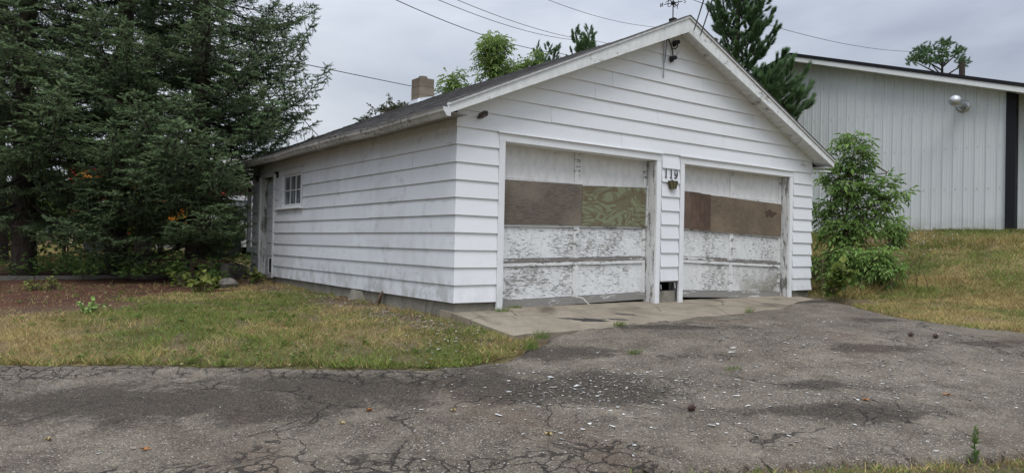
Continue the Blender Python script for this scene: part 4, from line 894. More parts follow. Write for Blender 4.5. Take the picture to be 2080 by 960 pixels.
def spruce_branch(seed, L=3.0, lush=1.0, hang=.5):
    rg = np.random.default_rng(seed); S = []; E = []; R0 = []; R1 = []; SB = []; SD = []; SLn = []; TP = []
    up0 = rg.uniform(-.10, .02); curve = lambda t: np.array([L*t, L*(.10*math.sin(t*3+seed))*t*.5, L*(up0*t-.30*t*(1-t)+.16*t*t*t*t+.05*t)])
    ts = np.linspace(0, 1, 15); P = [curve(t) for t in ts]
    for a, b, t in zip(P[:-1], P[1:], ts): S.append(a); E.append(b); R0.append(.030*(1-t)+.004); R1.append(.030*(1-t-.071)+.004)
    t = .10; k = 0
    while t < .985:
        side = 1 if k % 2 else -1; p = curve(t); tg = norm(curve(min(1, t+.02))-curve(max(0, t-.02)))
        l2 = (L*.30*(1-t)**.75+.10)*rg.uniform(.75, 1.2)*min(1, .45+t*1.6); an = math.radians(rg.uniform(42, 66))*(1 if t < .9 else .6)
        nrm = np.array([-tg[1], tg[0], 0]); d2 = norm(tg*math.cos(an)+nrm*side*math.sin(an)+np.array([0, 0, rg.uniform(-.30, .06)]))
        ns = max(2, int(l2/.13)); q = p.copy(); dd = d2.copy()
        for j in range(ns):
            q2 = q+dd*(l2/ns); S.append(q); E.append(q2); R0.append(.007*(1-j/ns)+.0022); R1.append(.007*(1-(j+1)/ns)+.0018)
            f = (j+1)/ns; outer = np.clip(f*.6+t*.55, 0, 1)
            if rg.random() < lush*(.25+.9*outer):
                SB.append(q); SD.append(dd); SLn.append(l2/ns*1.15); TP.append(outer if j == ns-1 else outer*.35)
                for sgn in (1, -1):
                    for _ in range(2):
                        a2 = math.radians(rg.uniform(38, 62)); n2 = norm(np.cross(dd, [0, 0, 1])); l3 = rg.uniform(.09, .19)*(1.2-.45*f)*(L/3)**.4
                        d3 = norm(dd*math.cos(a2)+n2*sgn*math.sin(a2)+np.array([0, 0, rg.uniform(-.55, .22)])); SB.append(q+(q2-q)*rg.random()); SD.append(d3); SLn.append(l3); TP.append(outer*rg.uniform(.4, 1))
                if rg.random() < hang:      # pendulous twig
                    l3 = rg.uniform(.10, .26); d3 = norm(np.array([rg.uniform(-.25, .3), rg.uniform(-.3, .3), -1])); SB.append(q); SD.append(d3); SLn.append(l3); TP.append(outer*.3); S.append(q); E.append(q+d3*l3); R0.append(.003); R1.append(.0015)
                    if rg.random() < .6:
                        m_ = q+d3*l3*.6; d4 = norm(d3+rg.uniform(-.8, .8, 3)*[1, 1, .2]); SB.append(m_); SD.append(d4); SLn.append(l3*.6); TP.append(outer*.3)
            elif rg.random() < .5:
                d3 = norm(rg.uniform(-1, 1, 3)-[0, 0, .4]); S.append(q); E.append(q+d3*rg.uniform(.1, .3)); R0.append(.003); R1.append(.001)
            q = q2; dd = norm(dd+np.array([0, 0, -.02 if f < .6 else .14])+rg.uniform(-.06, .06, 3))
        t += rg.uniform(.020, .040)*(3/L)**.5; k += 1
    SB.append(curve(.95)); SD.append(norm(curve(1)-curve(.95))); SLn.append(.16); TP.append(1)
    SB = np.array(SB); SD = np.array(SD); SLn = np.array(SLn); TP = np.array(TP)
    V, tt = needles_on(SB, SD, SLn, 26, .031, .0125, .6, rg)
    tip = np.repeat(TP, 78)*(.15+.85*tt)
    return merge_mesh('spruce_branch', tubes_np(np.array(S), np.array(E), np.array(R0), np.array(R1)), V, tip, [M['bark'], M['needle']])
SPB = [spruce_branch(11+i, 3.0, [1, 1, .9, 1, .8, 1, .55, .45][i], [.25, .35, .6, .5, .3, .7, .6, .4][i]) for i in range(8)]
def trunk_mesh(x, y, z0, H, r0, parent, mat, lean=(0, 0), n=12, nm='trunk'):
    P = []; R = []
    for i in range(22):
        t = (i/21)**1.3; P.append((x+lean[0]*t+.05*math.sin(t*9+x), y+lean[1]*t+.05*math.cos(t*7+y), z0-.3+(H+.3)*t)); R.append(r0*(1-t)**.8*(1+.5*math.exp(-t*H/.35))+.012)
    return MB().tube(P, R, n).build(nm, mat, parent, smooth=True)
def spruce(c, d, H, r0, spread, label, zlow=.8, seed=0, base=None, thin=1.0, dens=1.0):
    x, y = CW(c, d) if base is None else base; z = gz(x, y); rg = random.Random(seed)
    T = thing('spruce_tree', (x, y, z), label, 'spruce', 'spruces left of the garage'); trunk_mesh(x, y, z, H, r0, T, M['bark'])
    h = zlow; cnt = 0; x_, y_ = x, y
    while h < H-.4 and cnt < 285:
        rel = h/H; Lm = spread*(1-rel)**.72*(.55+.45*min(1, h/2.2))
        nb = rg.choice([5, 6, 6, 7]) if h < 7 else 5
        a0 = rg.uniform(0, 2*PI)
        for k in range(nb):
            az = a0+k*2*PI/nb+rg.uniform(-.5, .5); L = Lm*rg.uniform(.66, 1.12)
            if h < 2.5:                # limbs toward the garage stay short, as they have been cut back from its door
                for _ in range(12):
                    tx, ty = x_+L*math.cos(az), y_+L*math.sin(az); dd_ = (tx-CAM.x)*HF[0]+(ty-CAM.y)*HF[1]; cc_ = (tx-CAM.x)*HR[0]+(ty-CAM.y)*HR[1]
                    if cc_/dd_ > -.372: L *= .88
                if dd_ < 12.2: L *= .8
            elif h < 6:
                for _ in range(12):
                    tx, ty = x_+L*math.cos(az), y_+L*math.sin(az); dd_ = (tx-CAM.x)*HF[0]+(ty-CAM.y)*HF[1]; cc_ = (tx-CAM.x)*HR[0]+(ty-CAM.y)*HR[1]
                    if cc_/dd_ > (-.345 if d > 17 else -.285): L *= .9
            me = SPB[rg.randrange(6)] if (h > 1.6 or rg.random() < .5) else SPB[rg.choice([2, 5, 6, 7])]
            o = bpy.data.objects.new('branch', me); col.objects.link(o); o.parent = T
            o.location = (r0*.4*math.cos(az), r0*.4*math.sin(az), h+rg.uniform(-.1, .1))
            dip = rg.uniform(-.02, .26)*(1-rel*1.6)+ (.12 if h < 2.2 else 0)
            o.rotation_euler = (rg.uniform(-.25, .25), dip, az); s_ = L/3.0; o.scale = (s_, s_*rg.uniform(.95, 1.25), s_*rg.uniform(.9, 1.2)); cnt += 1
        h += rg.uniform(.40, .58)*(1 if h < 7 else 1.5)/dens
    return T
spruce(-9.75, 14.3, 14, .20, 3.6, 'large spruce with thick dark trunk at the left end of the row', 1.5, 1)
spruce(-8.35, 15.2, 15, .21, 3.6, 'tall spruce with shaded trunk second in the row beside the bare soil', 1.5, 2)
spruce(-6.55, 14.9, 13.5, .19, 3.55, 'spruce nearest the garage with long limbs reaching toward its roof', .8, 3)
spruce(-8.6, 19.3, 12, .18, 3.0, 'spruce set back behind the trunk nearest the garage', 2.6, 4, dens=.6)
spruce(-12.6, 17.5, 14, .2, 3.6, 'spruce standing further back at the left edge of the view', 2.6, 5, dens=.6)
spruce(-10.0, 19.5, 14, .2, 3.4, 'spruce in the back row between the two thick dark trunks', 3.4, 6, dens=.5)
def add_branch(T, x, y, z, az, dip, L, k, roll=0):
    o = bpy.data.objects.new('branch', SPB[k]); col.objects.link(o); o.parent = T; w_ = wloc(T); o.location = (x-w_.x, y-w_.y, z-w_.z); o.rotation_euler = (roll, dip, az); o.scale = (L/3, L/3*1.15, L/3)
trees_ = [o for o in bpy.data.objects if o.name.startswith('spruce_tree')]
AZR = math.atan2(HR[1], HR[0]); AZF = math.atan2(HF[1], HF[0])     # azimuth of "across" and of "ahead"
def tgt(T, z, px, py, d, k, roll=0, extra=1.0):   # a limb from the trunk of T at height z that ends at a surveyed point
    w_ = wloc(T); a = Vector((w_.x, w_.y, z)); b = PX(px, py, d); v = b-a; L = v.length
    add_branch(T, a.x, a.y, a.z, math.atan2(v.y, v.x), -math.asin(v.z/L)+.04, L*extra, k, roll)
T1, T2, T3 = trees_[0], trees_[1], trees_[2]
for (T, z, px, py, d, k) in [(T3, 3.1, 668, 158, 14.2, 1), (T3, 3.9, 650, 75, 14.6, 5), (T3, 3.4, 640, 118, 15.2, 3), (T3, 4.7, 590, 20, 14.8, 0), (T3, 5.2, 560, 40, 14.0, 2), (T3, 2.6, 612, 210, 14.6, 4), (T3, 2.3, 600, 262, 15.3, 0),
        (T3, 2.05, 600, 285, 14.6, 5), (T3, 1.9, 425, 300, 12.6, 1), (T3, 1.7, 480, 395, 13.6, 3), (T3, 4.4, 610, 60, 15.4, 2), (T3, 2.9, 640, 190, 14.9, 2), (T3, 3.3, 600, 150, 13.6, 0), (T3, 3.7, 600, 105, 14.2, 3), (T3, 2.8, 585, 215, 13.8, 5), (T3, 5.0, 575, 5, 15.3, 1), (T3, 4.2, 560, 75, 13.5, 4), (T3, 2.5, 560, 245, 14.9, 3), (T3, 5.6, 545, -40, 14.6, 2), (T3, 3.0, 560, 190, 15.8, 2), (T3, 4.0, 540, 110, 16.2, 5), (T3, 1.3, 420, 440, 12.4, 0), (T3, 1.0, 478, 455, 13.6, 2), (T2, 2.7, 300, 235, 12.2, 0), (T2, 2.2, 345, 290, 11.8, 1),
        (T2, 1.9, 250, 320, 12.2, 3), (T2, 1.5, 285, 400, 12.4, 5), (T2, 3.6, 275, 110, 12.6, 3), (T1, 3.0, 110, 180, 11.8, 1), (T1, 2.4, 150, 255, 11.6, 3), (T1, 2.2, 60, 310, 12.4, 0), (T1, 4.2, 30, 60, 11.5, 5), (T1, 3.5, 10, 160, 11.2, 2),
        (T3, 1.7, 385, 250, 12.0, 5), (T3, 1.2, 345, 470, 12.8, 1)]: tgt(T, z, px, py, d, k)

def pine_branch(seed, L=1.6):
    rg = np.random.default_rng(seed); S = []; E = []; R0 = []; R1 = []; SB = []; SD = []; SLn = []
    curve = lambda t: np.array([L*t*(1-.12*t), .05*L*math.sin(3*t+seed), L*(.10*t+.42*t*t)])
    ts = np.linspace(0, 1, 9); P = [curve(t) for t in ts]
    for a, b, t in zip(P[:-1], P[1:], ts): S.append(a); E.append(b); R0.append(.022*(1-t)+.006); R1.append(.022*(1-t-.12)+.006)
    for a, b in zip(P[4:-1], P[5:]): SB.append(a); SD.append(norm(b-a)); SLn.append(np.linalg.norm(b-a))
    for t in np.linspace(.2, .97, 14):
        side = rg.choice([-1, 1]); p = curve(t); l2 = rg.uniform(.28, .55)*(1.1-t*.5)*L/1.6; d2 = norm(np.array([.75, side*.75, rg.uniform(.1, .6)])); q = p
        for j in range(3):
            q2 = q+d2*l2/3; S.append(q); E.append(q2); R0.append(.008); R1.append(.006)
            if j: SB.append(q); SD.append(d2); SLn.append(l2/3)
            q = q2; d2 = norm(d2+np.array([0, 0, .35]))
    SB = np.array(SB); V, tt = needles_on(SB, np.array(SD), np.array(SLn), 120, .135, .010, .95, rg)
    return merge_mesh('pine_branch', tubes_np(np.array(S), np.array(E), np.array(R0), np.array(R1)), V, tt*.6, [M['bark'], M['needle2']])
PNB = [pine_branch(50+i) for i in range(5)]
def pine(c, d, H, spread, label, zlow=2., seed=0, dens=1., r0=.13):
    x, y = CW(c, d); z = gz(x, y); rg = random.Random(seed); T = thing('pine_tree', (x, y, z), label, 'pine tree'); trunk_mesh(x, y, z, H, r0, T, M['bark'])
    h = zlow
    while h < H+.05:
        rel = h/H; Lm = max(.8, spread*max(0, 1-rel)**.8); nb = 5; a0 = rg.uniform(0, 6.28)
        for k in range(nb):
            az = a0+k*2*PI/nb+rg.uniform(-.3, .3); L = Lm*rg.uniform(.75, 1.15); o = bpy.data.objects.new('branch', PNB[rg.randrange(5)]); col.objects.link(o); o.parent = T
            o.location = (0, 0, h-.05); o.rotation_euler = (rg.uniform(-.3, .3), -rg.uniform(-.1, .3)-.9*max(0, rel-.75)*4*.25, az); s_ = L/1.6; q_ = max(.75, s_); o.scale = (s_, max(s_, .95), max(s_, .9))
        h += rg.uniform(.34, .5)/dens
    o = bpy.data.objects.new('leader', PNB[0]); col.objects.link(o); o.parent = T; o.location = (0, 0, H-.25); o.rotation_euler = (0, -1.25, 0); o.scale = (.5, .55, .5)
    return T
pine(5.85, 18.9, 8.2, 2.8, 'lush long needled pine rising behind the right slope of the garage roof', 2.2, 21, 1.5)
pine(6.7, 18.9, 3.75, .95, 'low pine top showing above the right eave beside the barn wall', 2.0, 22, 1.1, .08)
pine(2.32, 24.0, 6.45, 2.6, 'young pine tip poking above the left roof slope nearest the peak', 4.6, 23, 1.0, .1)
pine(.98, 24.5, 6.0, 1.4, 'smallest pine tip just left of the young pine above the roof slope', 4.6, 24, .9, .08)
# ---- broadleaf
def leaflets(B, D, L, W, tipv, rg, droop=.3):
    n = len(B); up = norm(rg.normal(0, .35, (n, 3))+np.array([0, 0, 1.])); S_ = norm(np.cross(D, up)); Nn = np.cross(S_, D)
    mid = B+D*(L*.45)[:, None]; tipp = B+D*L[:, None]-np.array([0, 0, 1.])*(L*droop)[:, None]
    l_ = mid+S_*(W*.5)[:, None]+Nn*(W*.18)[:, None]; r_ = mid-S_*(W*.5)[:, None]+Nn*(W*.18)[:, None]
    V = np.stack([B, l_, tipp, B, tipp, r_], 1).reshape(-1, 3); return V, np.repeat(tipv, 6)
def compound(B, D, size, rg, nl=5):
    """compound leaves: pairs of leaflets on a stalk"""
    n = len(B); size = np.broadcast_to(size, (n,)); side = norm(np.cross(D, np.array([[0, 0, 1.]])+rg.normal(0, .25, (n, 3)))); out_ = []
    bs, ds, ls = [], [], []
    for k, (t, s) in enumerate([(.45, 1), (.45, -1), (.75, 1), (.75, -1), (.95, 0)][:nl] if nl <= 5 else [(.3, 1), (.3, -1), (.5, 1), (.5, -1), (.7, 1), (.7, -1), (.9, 1), (.9, -1), (1, 0)]):
        dr = np.array([0, 0, -1.])*(t*t*.35); bs.append(B+(D*t+dr)*size[:, None]); ds.append(norm(D*(.55 if s else 1)+side*s*.85+dr+rg.normal(0, .12, (n, 3)))); ls.append(size*rg.uniform(.42, .62, n)*(1 if s else 1.2))
    return np.concatenate(bs), np.concatenate(ds), np.concatenate(ls), n
def broadleaf(name, x, y, H, crowns, label, cat, lm, r0=.06, nlimb=14, twigs=9, per=7, lsize=.15, kind='compound', seed=0, group=None, single=0, bark='twig', nstem=1, wr=.42):
    """crowns: list of (dx, dy, zc, rx, ry, rz) ellipsoids above the base"""
    z = gz(x, y); rg = np.random.default_rng(seed); T = thing(name, (x, y, z), label, cat, group); S = []; E = []; R0 = []; R1 = []; LB = []; LD = []; LT = []
    stems = []
    for s_ in range(nstem):
        bx = rg.uniform(-.12, .12, 2)*(nstem > 1); cx, cy, cz, rx, ry, rz = crowns[s_ % len(crowns)]
        topp = np.array([cx+rg.uniform(-.2, .2)*rx, cy+rg.uniform(-.2, .2)*ry, cz+rz*.55]); P = [np.array([bx[0], bx[1], -.1])]
        for i in range(1, 9): t = i/8; P.append(np.array([bx[0], bx[1], 0])*(1-t)+topp*np.array([t**1.4, t**1.4, t])+rg.normal(0, .02*H*.3, 3)*[1, 1, 0])
        stems.append(P); MB().tube([(p[0]+x, p[1]+y, p[2]+z) for p in P], [r0*(1-i/9.5) for i in range(9)], 7).build('trunk', M[bark], T, smooth=True)
    for i in range(nlimb):
        cx, cy, cz, rx, ry, rz = crowns[i % len(crowns)]; v = norm(rg.normal(0, 1, 3)); e = np.array([cx, cy, cz])+v*np.array([rx, ry, rz])*rg.uniform(.35, 1.12)
        P = stems[i % nstem]; zz_ = [p[2] for p in P]; hz = max(.12*H, min(e[2]-.25*np.hypot(e[0], e[1])-.1, zz_[-1]-.05)); a = np.array([np.interp(hz, zz_, [p[q_] for p in P]) for q_ in range(3)])
        prev = a; mid = (a+e)/2+np.array([0, 0, -.06*np.linalg.norm(e-a)]); pts = [a, (a+mid)/2+rg.normal(0, .02, 3), mid, (mid+e)/2+rg.normal(0, .03, 3), e]
        for j in range(4): S.append(pts[j]); E.append(pts[j+1]); R0.append(r0*.35*(1-j/4.6)); R1.append(r0*.35*(1-(j+1)/4.6))
        for k in range(twigs):
            t = rg.uniform(.35, 1); st = pts[min(3, int(t*4))]*(1-(t*4 % 1 if t < 1 else 1))+pts[min(4, int(t*4)+1)]*(t*4 % 1 if t < 1 else 1)
            dv = norm(rg.normal(0, 1, 3)+norm(e-a)*.7+[0, 0, .25]); tl = rg.uniform(.18, .42)*max(.5, min(1.3, (rx+rz)/1.6)); en = st+dv*tl
            S.append(st); E.append(en); R0.append(.006); R1.append(.003)
            for q_ in range(per):
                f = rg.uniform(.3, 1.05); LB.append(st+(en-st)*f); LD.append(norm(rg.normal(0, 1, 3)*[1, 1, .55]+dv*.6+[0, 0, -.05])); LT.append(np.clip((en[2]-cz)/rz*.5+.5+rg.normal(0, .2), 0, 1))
    Vw, Fw = tubes_np(np.array(S), np.array(E), np.array(R0), np.array(R1)); npmesh('limbs', Vw, Fw, M[bark], parent=T)
    LB = np.array(LB); LD = np.array(LD); LT = np.array(LT)
    if single and kind == 'compound':     # the large leaves one by one: nearest the viewer first
        far = (LB[:, 0]*HF[0]+LB[:, 1]*HF[1]); order = np.argsort(far); pick = order[:single]; rest = order[single:]
        for q_ in pick:
            o = bpy.data.objects.new('leaf', LEAFM[rg.integers(len(LEAFM))]); col.objects.link(o); o.parent = T; dv = Vector(LD[q_])
            o.location = LB[q_]; o.rotation_euler = dv.to_track_quat('X', 'Z').to_euler(); s_ = lsize*rg.uniform(.75, 1.25)/.2; o.scale = (s_, s_, s_)
        LB, LD, LT = LB[rest], LD[rest], LT[rest]
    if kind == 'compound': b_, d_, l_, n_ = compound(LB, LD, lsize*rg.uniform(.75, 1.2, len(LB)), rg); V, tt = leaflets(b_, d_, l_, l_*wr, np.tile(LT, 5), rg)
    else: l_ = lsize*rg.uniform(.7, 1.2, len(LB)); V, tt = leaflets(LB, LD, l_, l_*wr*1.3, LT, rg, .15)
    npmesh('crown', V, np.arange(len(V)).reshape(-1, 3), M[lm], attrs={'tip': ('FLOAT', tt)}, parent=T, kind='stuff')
    return T
LEAFM = []
for i in range(5):
    rg = np.random.default_rng(90+i); b_, d_, l_, n_ = compound(np.zeros((1, 3)), np.array([[1., 0, 0]]), np.array([.2]), rg); V, tt = leaflets(b_, d_, l_, l_*.44, np.full(5, i/5), rg)
    Vs, Fs = tubes_np(np.array([[0, 0, 0.]]), np.array([[.19, 0, -.055]]), np.array([.002]), np.array([.001])); Ft = np.concatenate([Fs[:, [0, 1, 2]], Fs[:, [0, 2, 3]]])
    o = npmesh('leaf', np.concatenate([V, Vs]), np.concatenate([np.arange(len(V)).reshape(-1, 3), Ft+len(V)]), M['leaf_shrub'], attrs={'tip': ('FLOAT', np.concatenate([tt, np.zeros(len(Vs))]))}, link=False); LEAFM.append(o.data); bpy.data.objects.remove(o)
def zat(px, py, d): return PX(px, py, d).z
def ell(px0, px1, py0, py1, d, bx, by, base=None):    # a crown ellipsoid surveyed from the photograph, relative to a base
    a = PX((px0+px1)/2, (py0+py1)/2, d); r = (px1-px0)/2/1455*d; rz = abs(py1-py0)/2/1455*d; return (a.x-bx, a.y-by, a.z-gz(bx, by), r, r, rz)
# behind the roof
b_ = CW(-.45, 23); broadleaf('box_elder_tree', *b_, 7, [ell(955, 1050, 70, 130, 23, *b_), ell(962, 1062, 120, 185, 23, *b_), ell(975, 1060, 85, 170, 23, *b_)], 'bright green box elder crown standing tallest above the left roof slope', 'tree', 'leaf_elder', .07, 40, 6, 4, .21, seed=1)
b_ = CW(-1.95, 22.5); broadleaf('box_elder_tree', *b_, 6, [ell(882, 962, 150, 215, 22.5, *b_)], 'light green leafy crown directly right of the chimney', 'tree', 'leaf_elder', .06, 16, 5, 4, .23, seed=2)
b_ = CW(.85, 23.5); broadleaf('box_elder_tree', *b_, 6, [ell(1045, 1070, 132, 152, 23.5, *b_), ell(1082, 1102, 102, 135, 23.5, *b_)], 'small leafy sprigs above the roof between box elder and pine tips', 'tree', 'leaf_elder', .05, 8, 4, 4, .24, seed=3)
b_ = CW(-4.6, 26); broadleaf('apple_tree', *b_, 6, [ell(742, 815, 195, 240, 26, *b_), ell(712, 760, 225, 255, 26, *b_), ell(800, 835, 205, 230, 26, *b_)], 'sparse dark small leaved tree showing above the roof left of the chimney', 'tree', 'leaf_dark', .07, 24, 8, 9, .10, 'simple', seed=4)
# far pine over the barn
b_ = CW(26.3, 44); T = thing('far_pine_tree', (*b_, 1.0), 'distant flat topped pine above the barn roof beside the utility pole', 'pine tree'); z_ = 1.0
trunk_mesh(b_[0], b_[1], 1, zat(1900, 95, 44)-1, .22, T, M['bark']); rg = np.random.default_rng(8); S = []; E = []; NBp = []; 
for (px, py, rx, ry) in [(1868, 112, 22, 8), (1905, 100, 26, 8), (1925, 88, 16, 5), (1945, 105, 16, 9), (1890, 125, 22, 8), (1858, 122, 16, 6), (1915, 118, 30, 8), (1955, 128, 10, 6), (1880, 103, 16, 5)]:
    for _ in range(38):
        a = PX(px+rg.normal(0, .5)*rx, py+rg.normal(0, .5)*ry, 44+rg.normal(0, .9)); NBp.append([a.x, a.y, a.z])
    cpt = PX(px, py+4, 44); S.append([b_[0]-b_[0], 0, cpt.z-.8-1]); E.append([cpt.x-b_[0], cpt.y-b_[1], cpt.z-1])
NBp = np.array(NBp); V, tt = needles_on(NBp-np.array([b_[0], b_[1], 1]), norm(rg.normal(0, 1, (len(NBp), 3))+[0, 0, .5]), np.full(len(NBp), .26), 22, .18, .045, .8, rg)
npmesh('crown', V, np.arange(len(V)).reshape(-1, 3), M['needle2'], attrs={'tip': ('FLOAT', tt*.2)}, parent=T, kind='stuff')
Vw, Fw = tubes_np(np.array(S), np.array(E), np.full(len(S), .07), np.full(len(S), .03)); npmesh('limbs', Vw, Fw, M['bark'], parent=T)
# shrub against the right corner
b_ = CW(6.6, 14.3)
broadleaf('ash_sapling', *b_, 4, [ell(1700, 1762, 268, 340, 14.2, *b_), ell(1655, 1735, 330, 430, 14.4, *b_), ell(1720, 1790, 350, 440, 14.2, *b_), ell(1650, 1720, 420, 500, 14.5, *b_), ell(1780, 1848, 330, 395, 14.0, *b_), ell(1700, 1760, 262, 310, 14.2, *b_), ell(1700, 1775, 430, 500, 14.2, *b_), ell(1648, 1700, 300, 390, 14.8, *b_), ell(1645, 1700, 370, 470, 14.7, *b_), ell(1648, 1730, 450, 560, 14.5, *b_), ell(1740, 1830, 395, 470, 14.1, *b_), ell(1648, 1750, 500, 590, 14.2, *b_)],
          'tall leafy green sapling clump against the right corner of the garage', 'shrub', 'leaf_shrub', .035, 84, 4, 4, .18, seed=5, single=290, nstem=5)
b_ = CW(7.05, 13.6); broadleaf('bush', *b_, 1.4, [ell(1685, 1775, 480, 565, 13.4, *b_), ell(1740, 1822, 500, 562, 13.3, *b_), ell(1655, 1740, 520, 592, 13.6, *b_)], 'low dense green bush at the foot of the sapling clump', 'bush', 'leaf_shrub', .02, 60, 5, 5, .13, seed=6, nstem=3, wr=.5)
b_ = CW(8.6, 16.3); broadleaf('bush', *b_, 1.2, [ell(1800, 1850, 438, 480, 16.2, *b_)], 'small spindly bush against the barn base right of the sapling clump', 'bush', 'leaf_shrub', .012, 9, 5, 5, .15, seed=7, nstem=3)
b_ = CW(5.95, 12.75); broadleaf('weed_plant', *b_, .6, [ell(1700, 1735, 535, 560, 12.4, *b_)], 'pale broad leaved weed beside the garage right corner', 'weed', 'leaf_weed', .008, 7, 3, 4, .15, 'simple', seed=8, group='weeds by the right corner', wr=.7)
b_ = CW(5.7, 12.6); broadleaf('weed_plant', *b_, .5, [ell(1683, 1700, 568, 590, 12.5, *b_)], 'small green weed rooted in the litter at the garage right corner', 'weed', 'leaf_weed', .008, 6, 3, 4, .11, 'simple', seed=9, group='weeds by the right corner', wr=.7)
ds = MB()
for k in range(110):
    c_, d_ = random.uniform(5.75, 7.6), random.uniform(12.9, 15); x, y = CW(c_, d_)
    if x < WX+.1: continue
    z = gz(x, y); h = random.uniform(.15, .8); lx, ly = random.uniform(-.45, .45), random.uniform(-.3, .3); ds.tube([(x, y, z-.02), (x+lx*.4, y+ly*.4, z+h*.6), (x+lx, y+ly, z+h)], [.006, .005, .003], 4)
o = ds.build('dead_undergrowth', plain('dry_stalks', (.17, .125, .08), .9), None); setp(o, 'tangle of dry brown stalks under the sapling clump', 'undergrowth', kind='stuff')
ls_ = thing('leaning_stick', (*CW(6.35, 13.7), .1), 'bare brown stick leaning in the undergrowth beside the garage right corner', 'stick')
a = PX(1692, 572, 13.4); bq = PX(1728, 500, 13.7); MB().tube([a, a.lerp(bq, .5)+Vector((0, 0, .02)), bq], [.03, .025, .015], 7).build('stick', M['twig'], ls_)
# brighter shrubs behind the spruces
for i, (px, d, w_, h_) in enumerate([(10, 19, 95, 2.4), (130, 21, 85, 2.6), (250, 23, 90, 2.3), (330, 22, 90, 2.2), (430, 21.5, 70, 1.9), (-70, 20, 100, 3)]):
    c_ = (px-1040)/1455*d; b_ = CW(c_, d); r = w_/1455*d
    broadleaf('bush', *b_, h_, [(0, 0, h_*.55, r, r*.8, h_*.5)], 'bright green leafy bush beyond the spruce trunks, '+['second from the left frame edge', 'between the first two trunks', 'behind the second trunk', 'before the parked truck cab', 'nearest the garage', 'at the left frame edge'][i], 'bush', 'leaf_far', .03, 34, 7, 7, .13, 'simple', seed=30+i, group='bushes beyond the spruces', nstem=3, wr=.7)
rg = np.random.default_rng(77); n = 5200; c_ = rg.uniform(-34, -7, n); d_ = 36+rg.normal(0, 1.2, n); xy = np.array([CW(a, b) for a, b in zip(c_, d_)]); hh = (2.2+2.2*vnoise(c_, c_*0, .35, 2))*rg.uniform(0, 1, n)**.6
Bp = np.column_stack([xy, .2+hh]); V, tt = leaflets(Bp, norm(rg.normal(0, 1, (n, 3))), rg.uniform(.3, .6, n), rg.uniform(.2, .35, n), rg.random(n), rg)
o = npmesh('treeline', V, np.arange(len(V)).reshape(-1, 3), M['leaf_far'], attrs={'tip': ('FLOAT', tt)}, kind='stuff'); setp(o, 'low green hedge line far behind the spruces and the neighbouring house', 'hedge')
# shaded undergrowth on the soil below the spruces
rg = np.random.default_rng(5); Bs, Ds_, Ls, Tt = [], [], [], []; stk = MB()
for k in range(330):
    c_ = rg.uniform(-10.5, -5.4); d_ = 13.6+rg.random()**1.2*3.4
    if c_ < -9 and d_ < 13.9: continue
    x, y = CW(c_, d_); 
    if y < 9.0 and x < -1.6 and y > 8.6: continue
    z = gz(x, y); h = rg.uniform(.15, .6); m_ = rg.integers(7, 16)
    for q_ in range(m_):
        a = rg.uniform(0, 6.28); r = rg.uniform(.02, .18); Bs.append([x+r*math.cos(a), y+r*math.sin(a), z+h*rg.uniform(.3, 1)]); Ds_.append([math.cos(a), math.sin(a), .2]); Ls.append(rg.uniform(.06, .12)); Tt.append(rg.uniform(0, .7))
    stk.tube([(x, y, z-.02), (x+rg.uniform(-.05, .05), y, z+h)], .004, 3)
V, tt = leaflets(np.array(Bs), norm(np.array(Ds_)), np.array(Ls), np.array(Ls)*.65, np.array(Tt), rg)
o = npmesh('undergrowth', V, np.arange(len(V)).reshape(-1, 3), M['leaf_shrub'], attrs={'tip': ('FLOAT', tt)}, kind='stuff'); setp(o, 'shaded leafy undergrowth on the soil beneath the spruces', 'undergrowth')
for i, (px, py, w_, h_, lb) in enumerate([(372, 578, 42, .34, 'yellow green weed before the decayed bench left end'), (352, 568, 30, .30, 'dark green weed left of the decayed bench'), (405, 590, 40, .22, 'yellow green weed spreading at the lawn edge below the bench'), (440, 580, 22, .16, 'pale weed left of the rounded rock'), (520, 575, 34, .24, 'yellowing weed right of the rounded rock'), (545, 566, 26, .26, 'leafy weed at the foot of the side door casing'),
        (240, 552, 16, .25, 'small weed with one reddish leaf before the spruces'), (140, 545, 24, .3, 'broad leaved seedling beside the concrete edging'), (265, 540, 22, .25, 'thin weed behind the concrete edging end'), (70, 590, 22, .12, 'yellow weed low on the bare soil nearest the left frame edge'), (105, 588, 18, .12, 'yellow weed on the bare soil just right of its twin'), (185, 640, 26, .10, 'flat green weed in the soil at the lawn edge')]):
    # place by height on the ground
    v = Fv+(px-1040)/1455.2*rr-(py-480)/1455.2*uu; t = 4.0
    while t < 40 and (CAM+v*t).z > gz((CAM+v*t).x, (CAM+v*t).y): t += .02
    g_ = CAM+v*t; h_ *= (.45 if i in (9, 10, 11) else .8); w_ *= (.6 if i in (9, 10, 11) else 1); r = w_/1455*t*.55; broadleaf('weed_plant', g_.x, g_.y, h_, [(0, 0, h_*.6, r, r, h_*.5)], lb, 'weed', 'leaf_weed' if i not in (1, 7, 8, 11) else 'leaf_shrub', .006, 9, 3, 4, (.05 if i in (7, 9, 10, 11) else .085), 'simple', seed=60+i, group='weeds along the shaded soil', wr=.7, nstem=2)

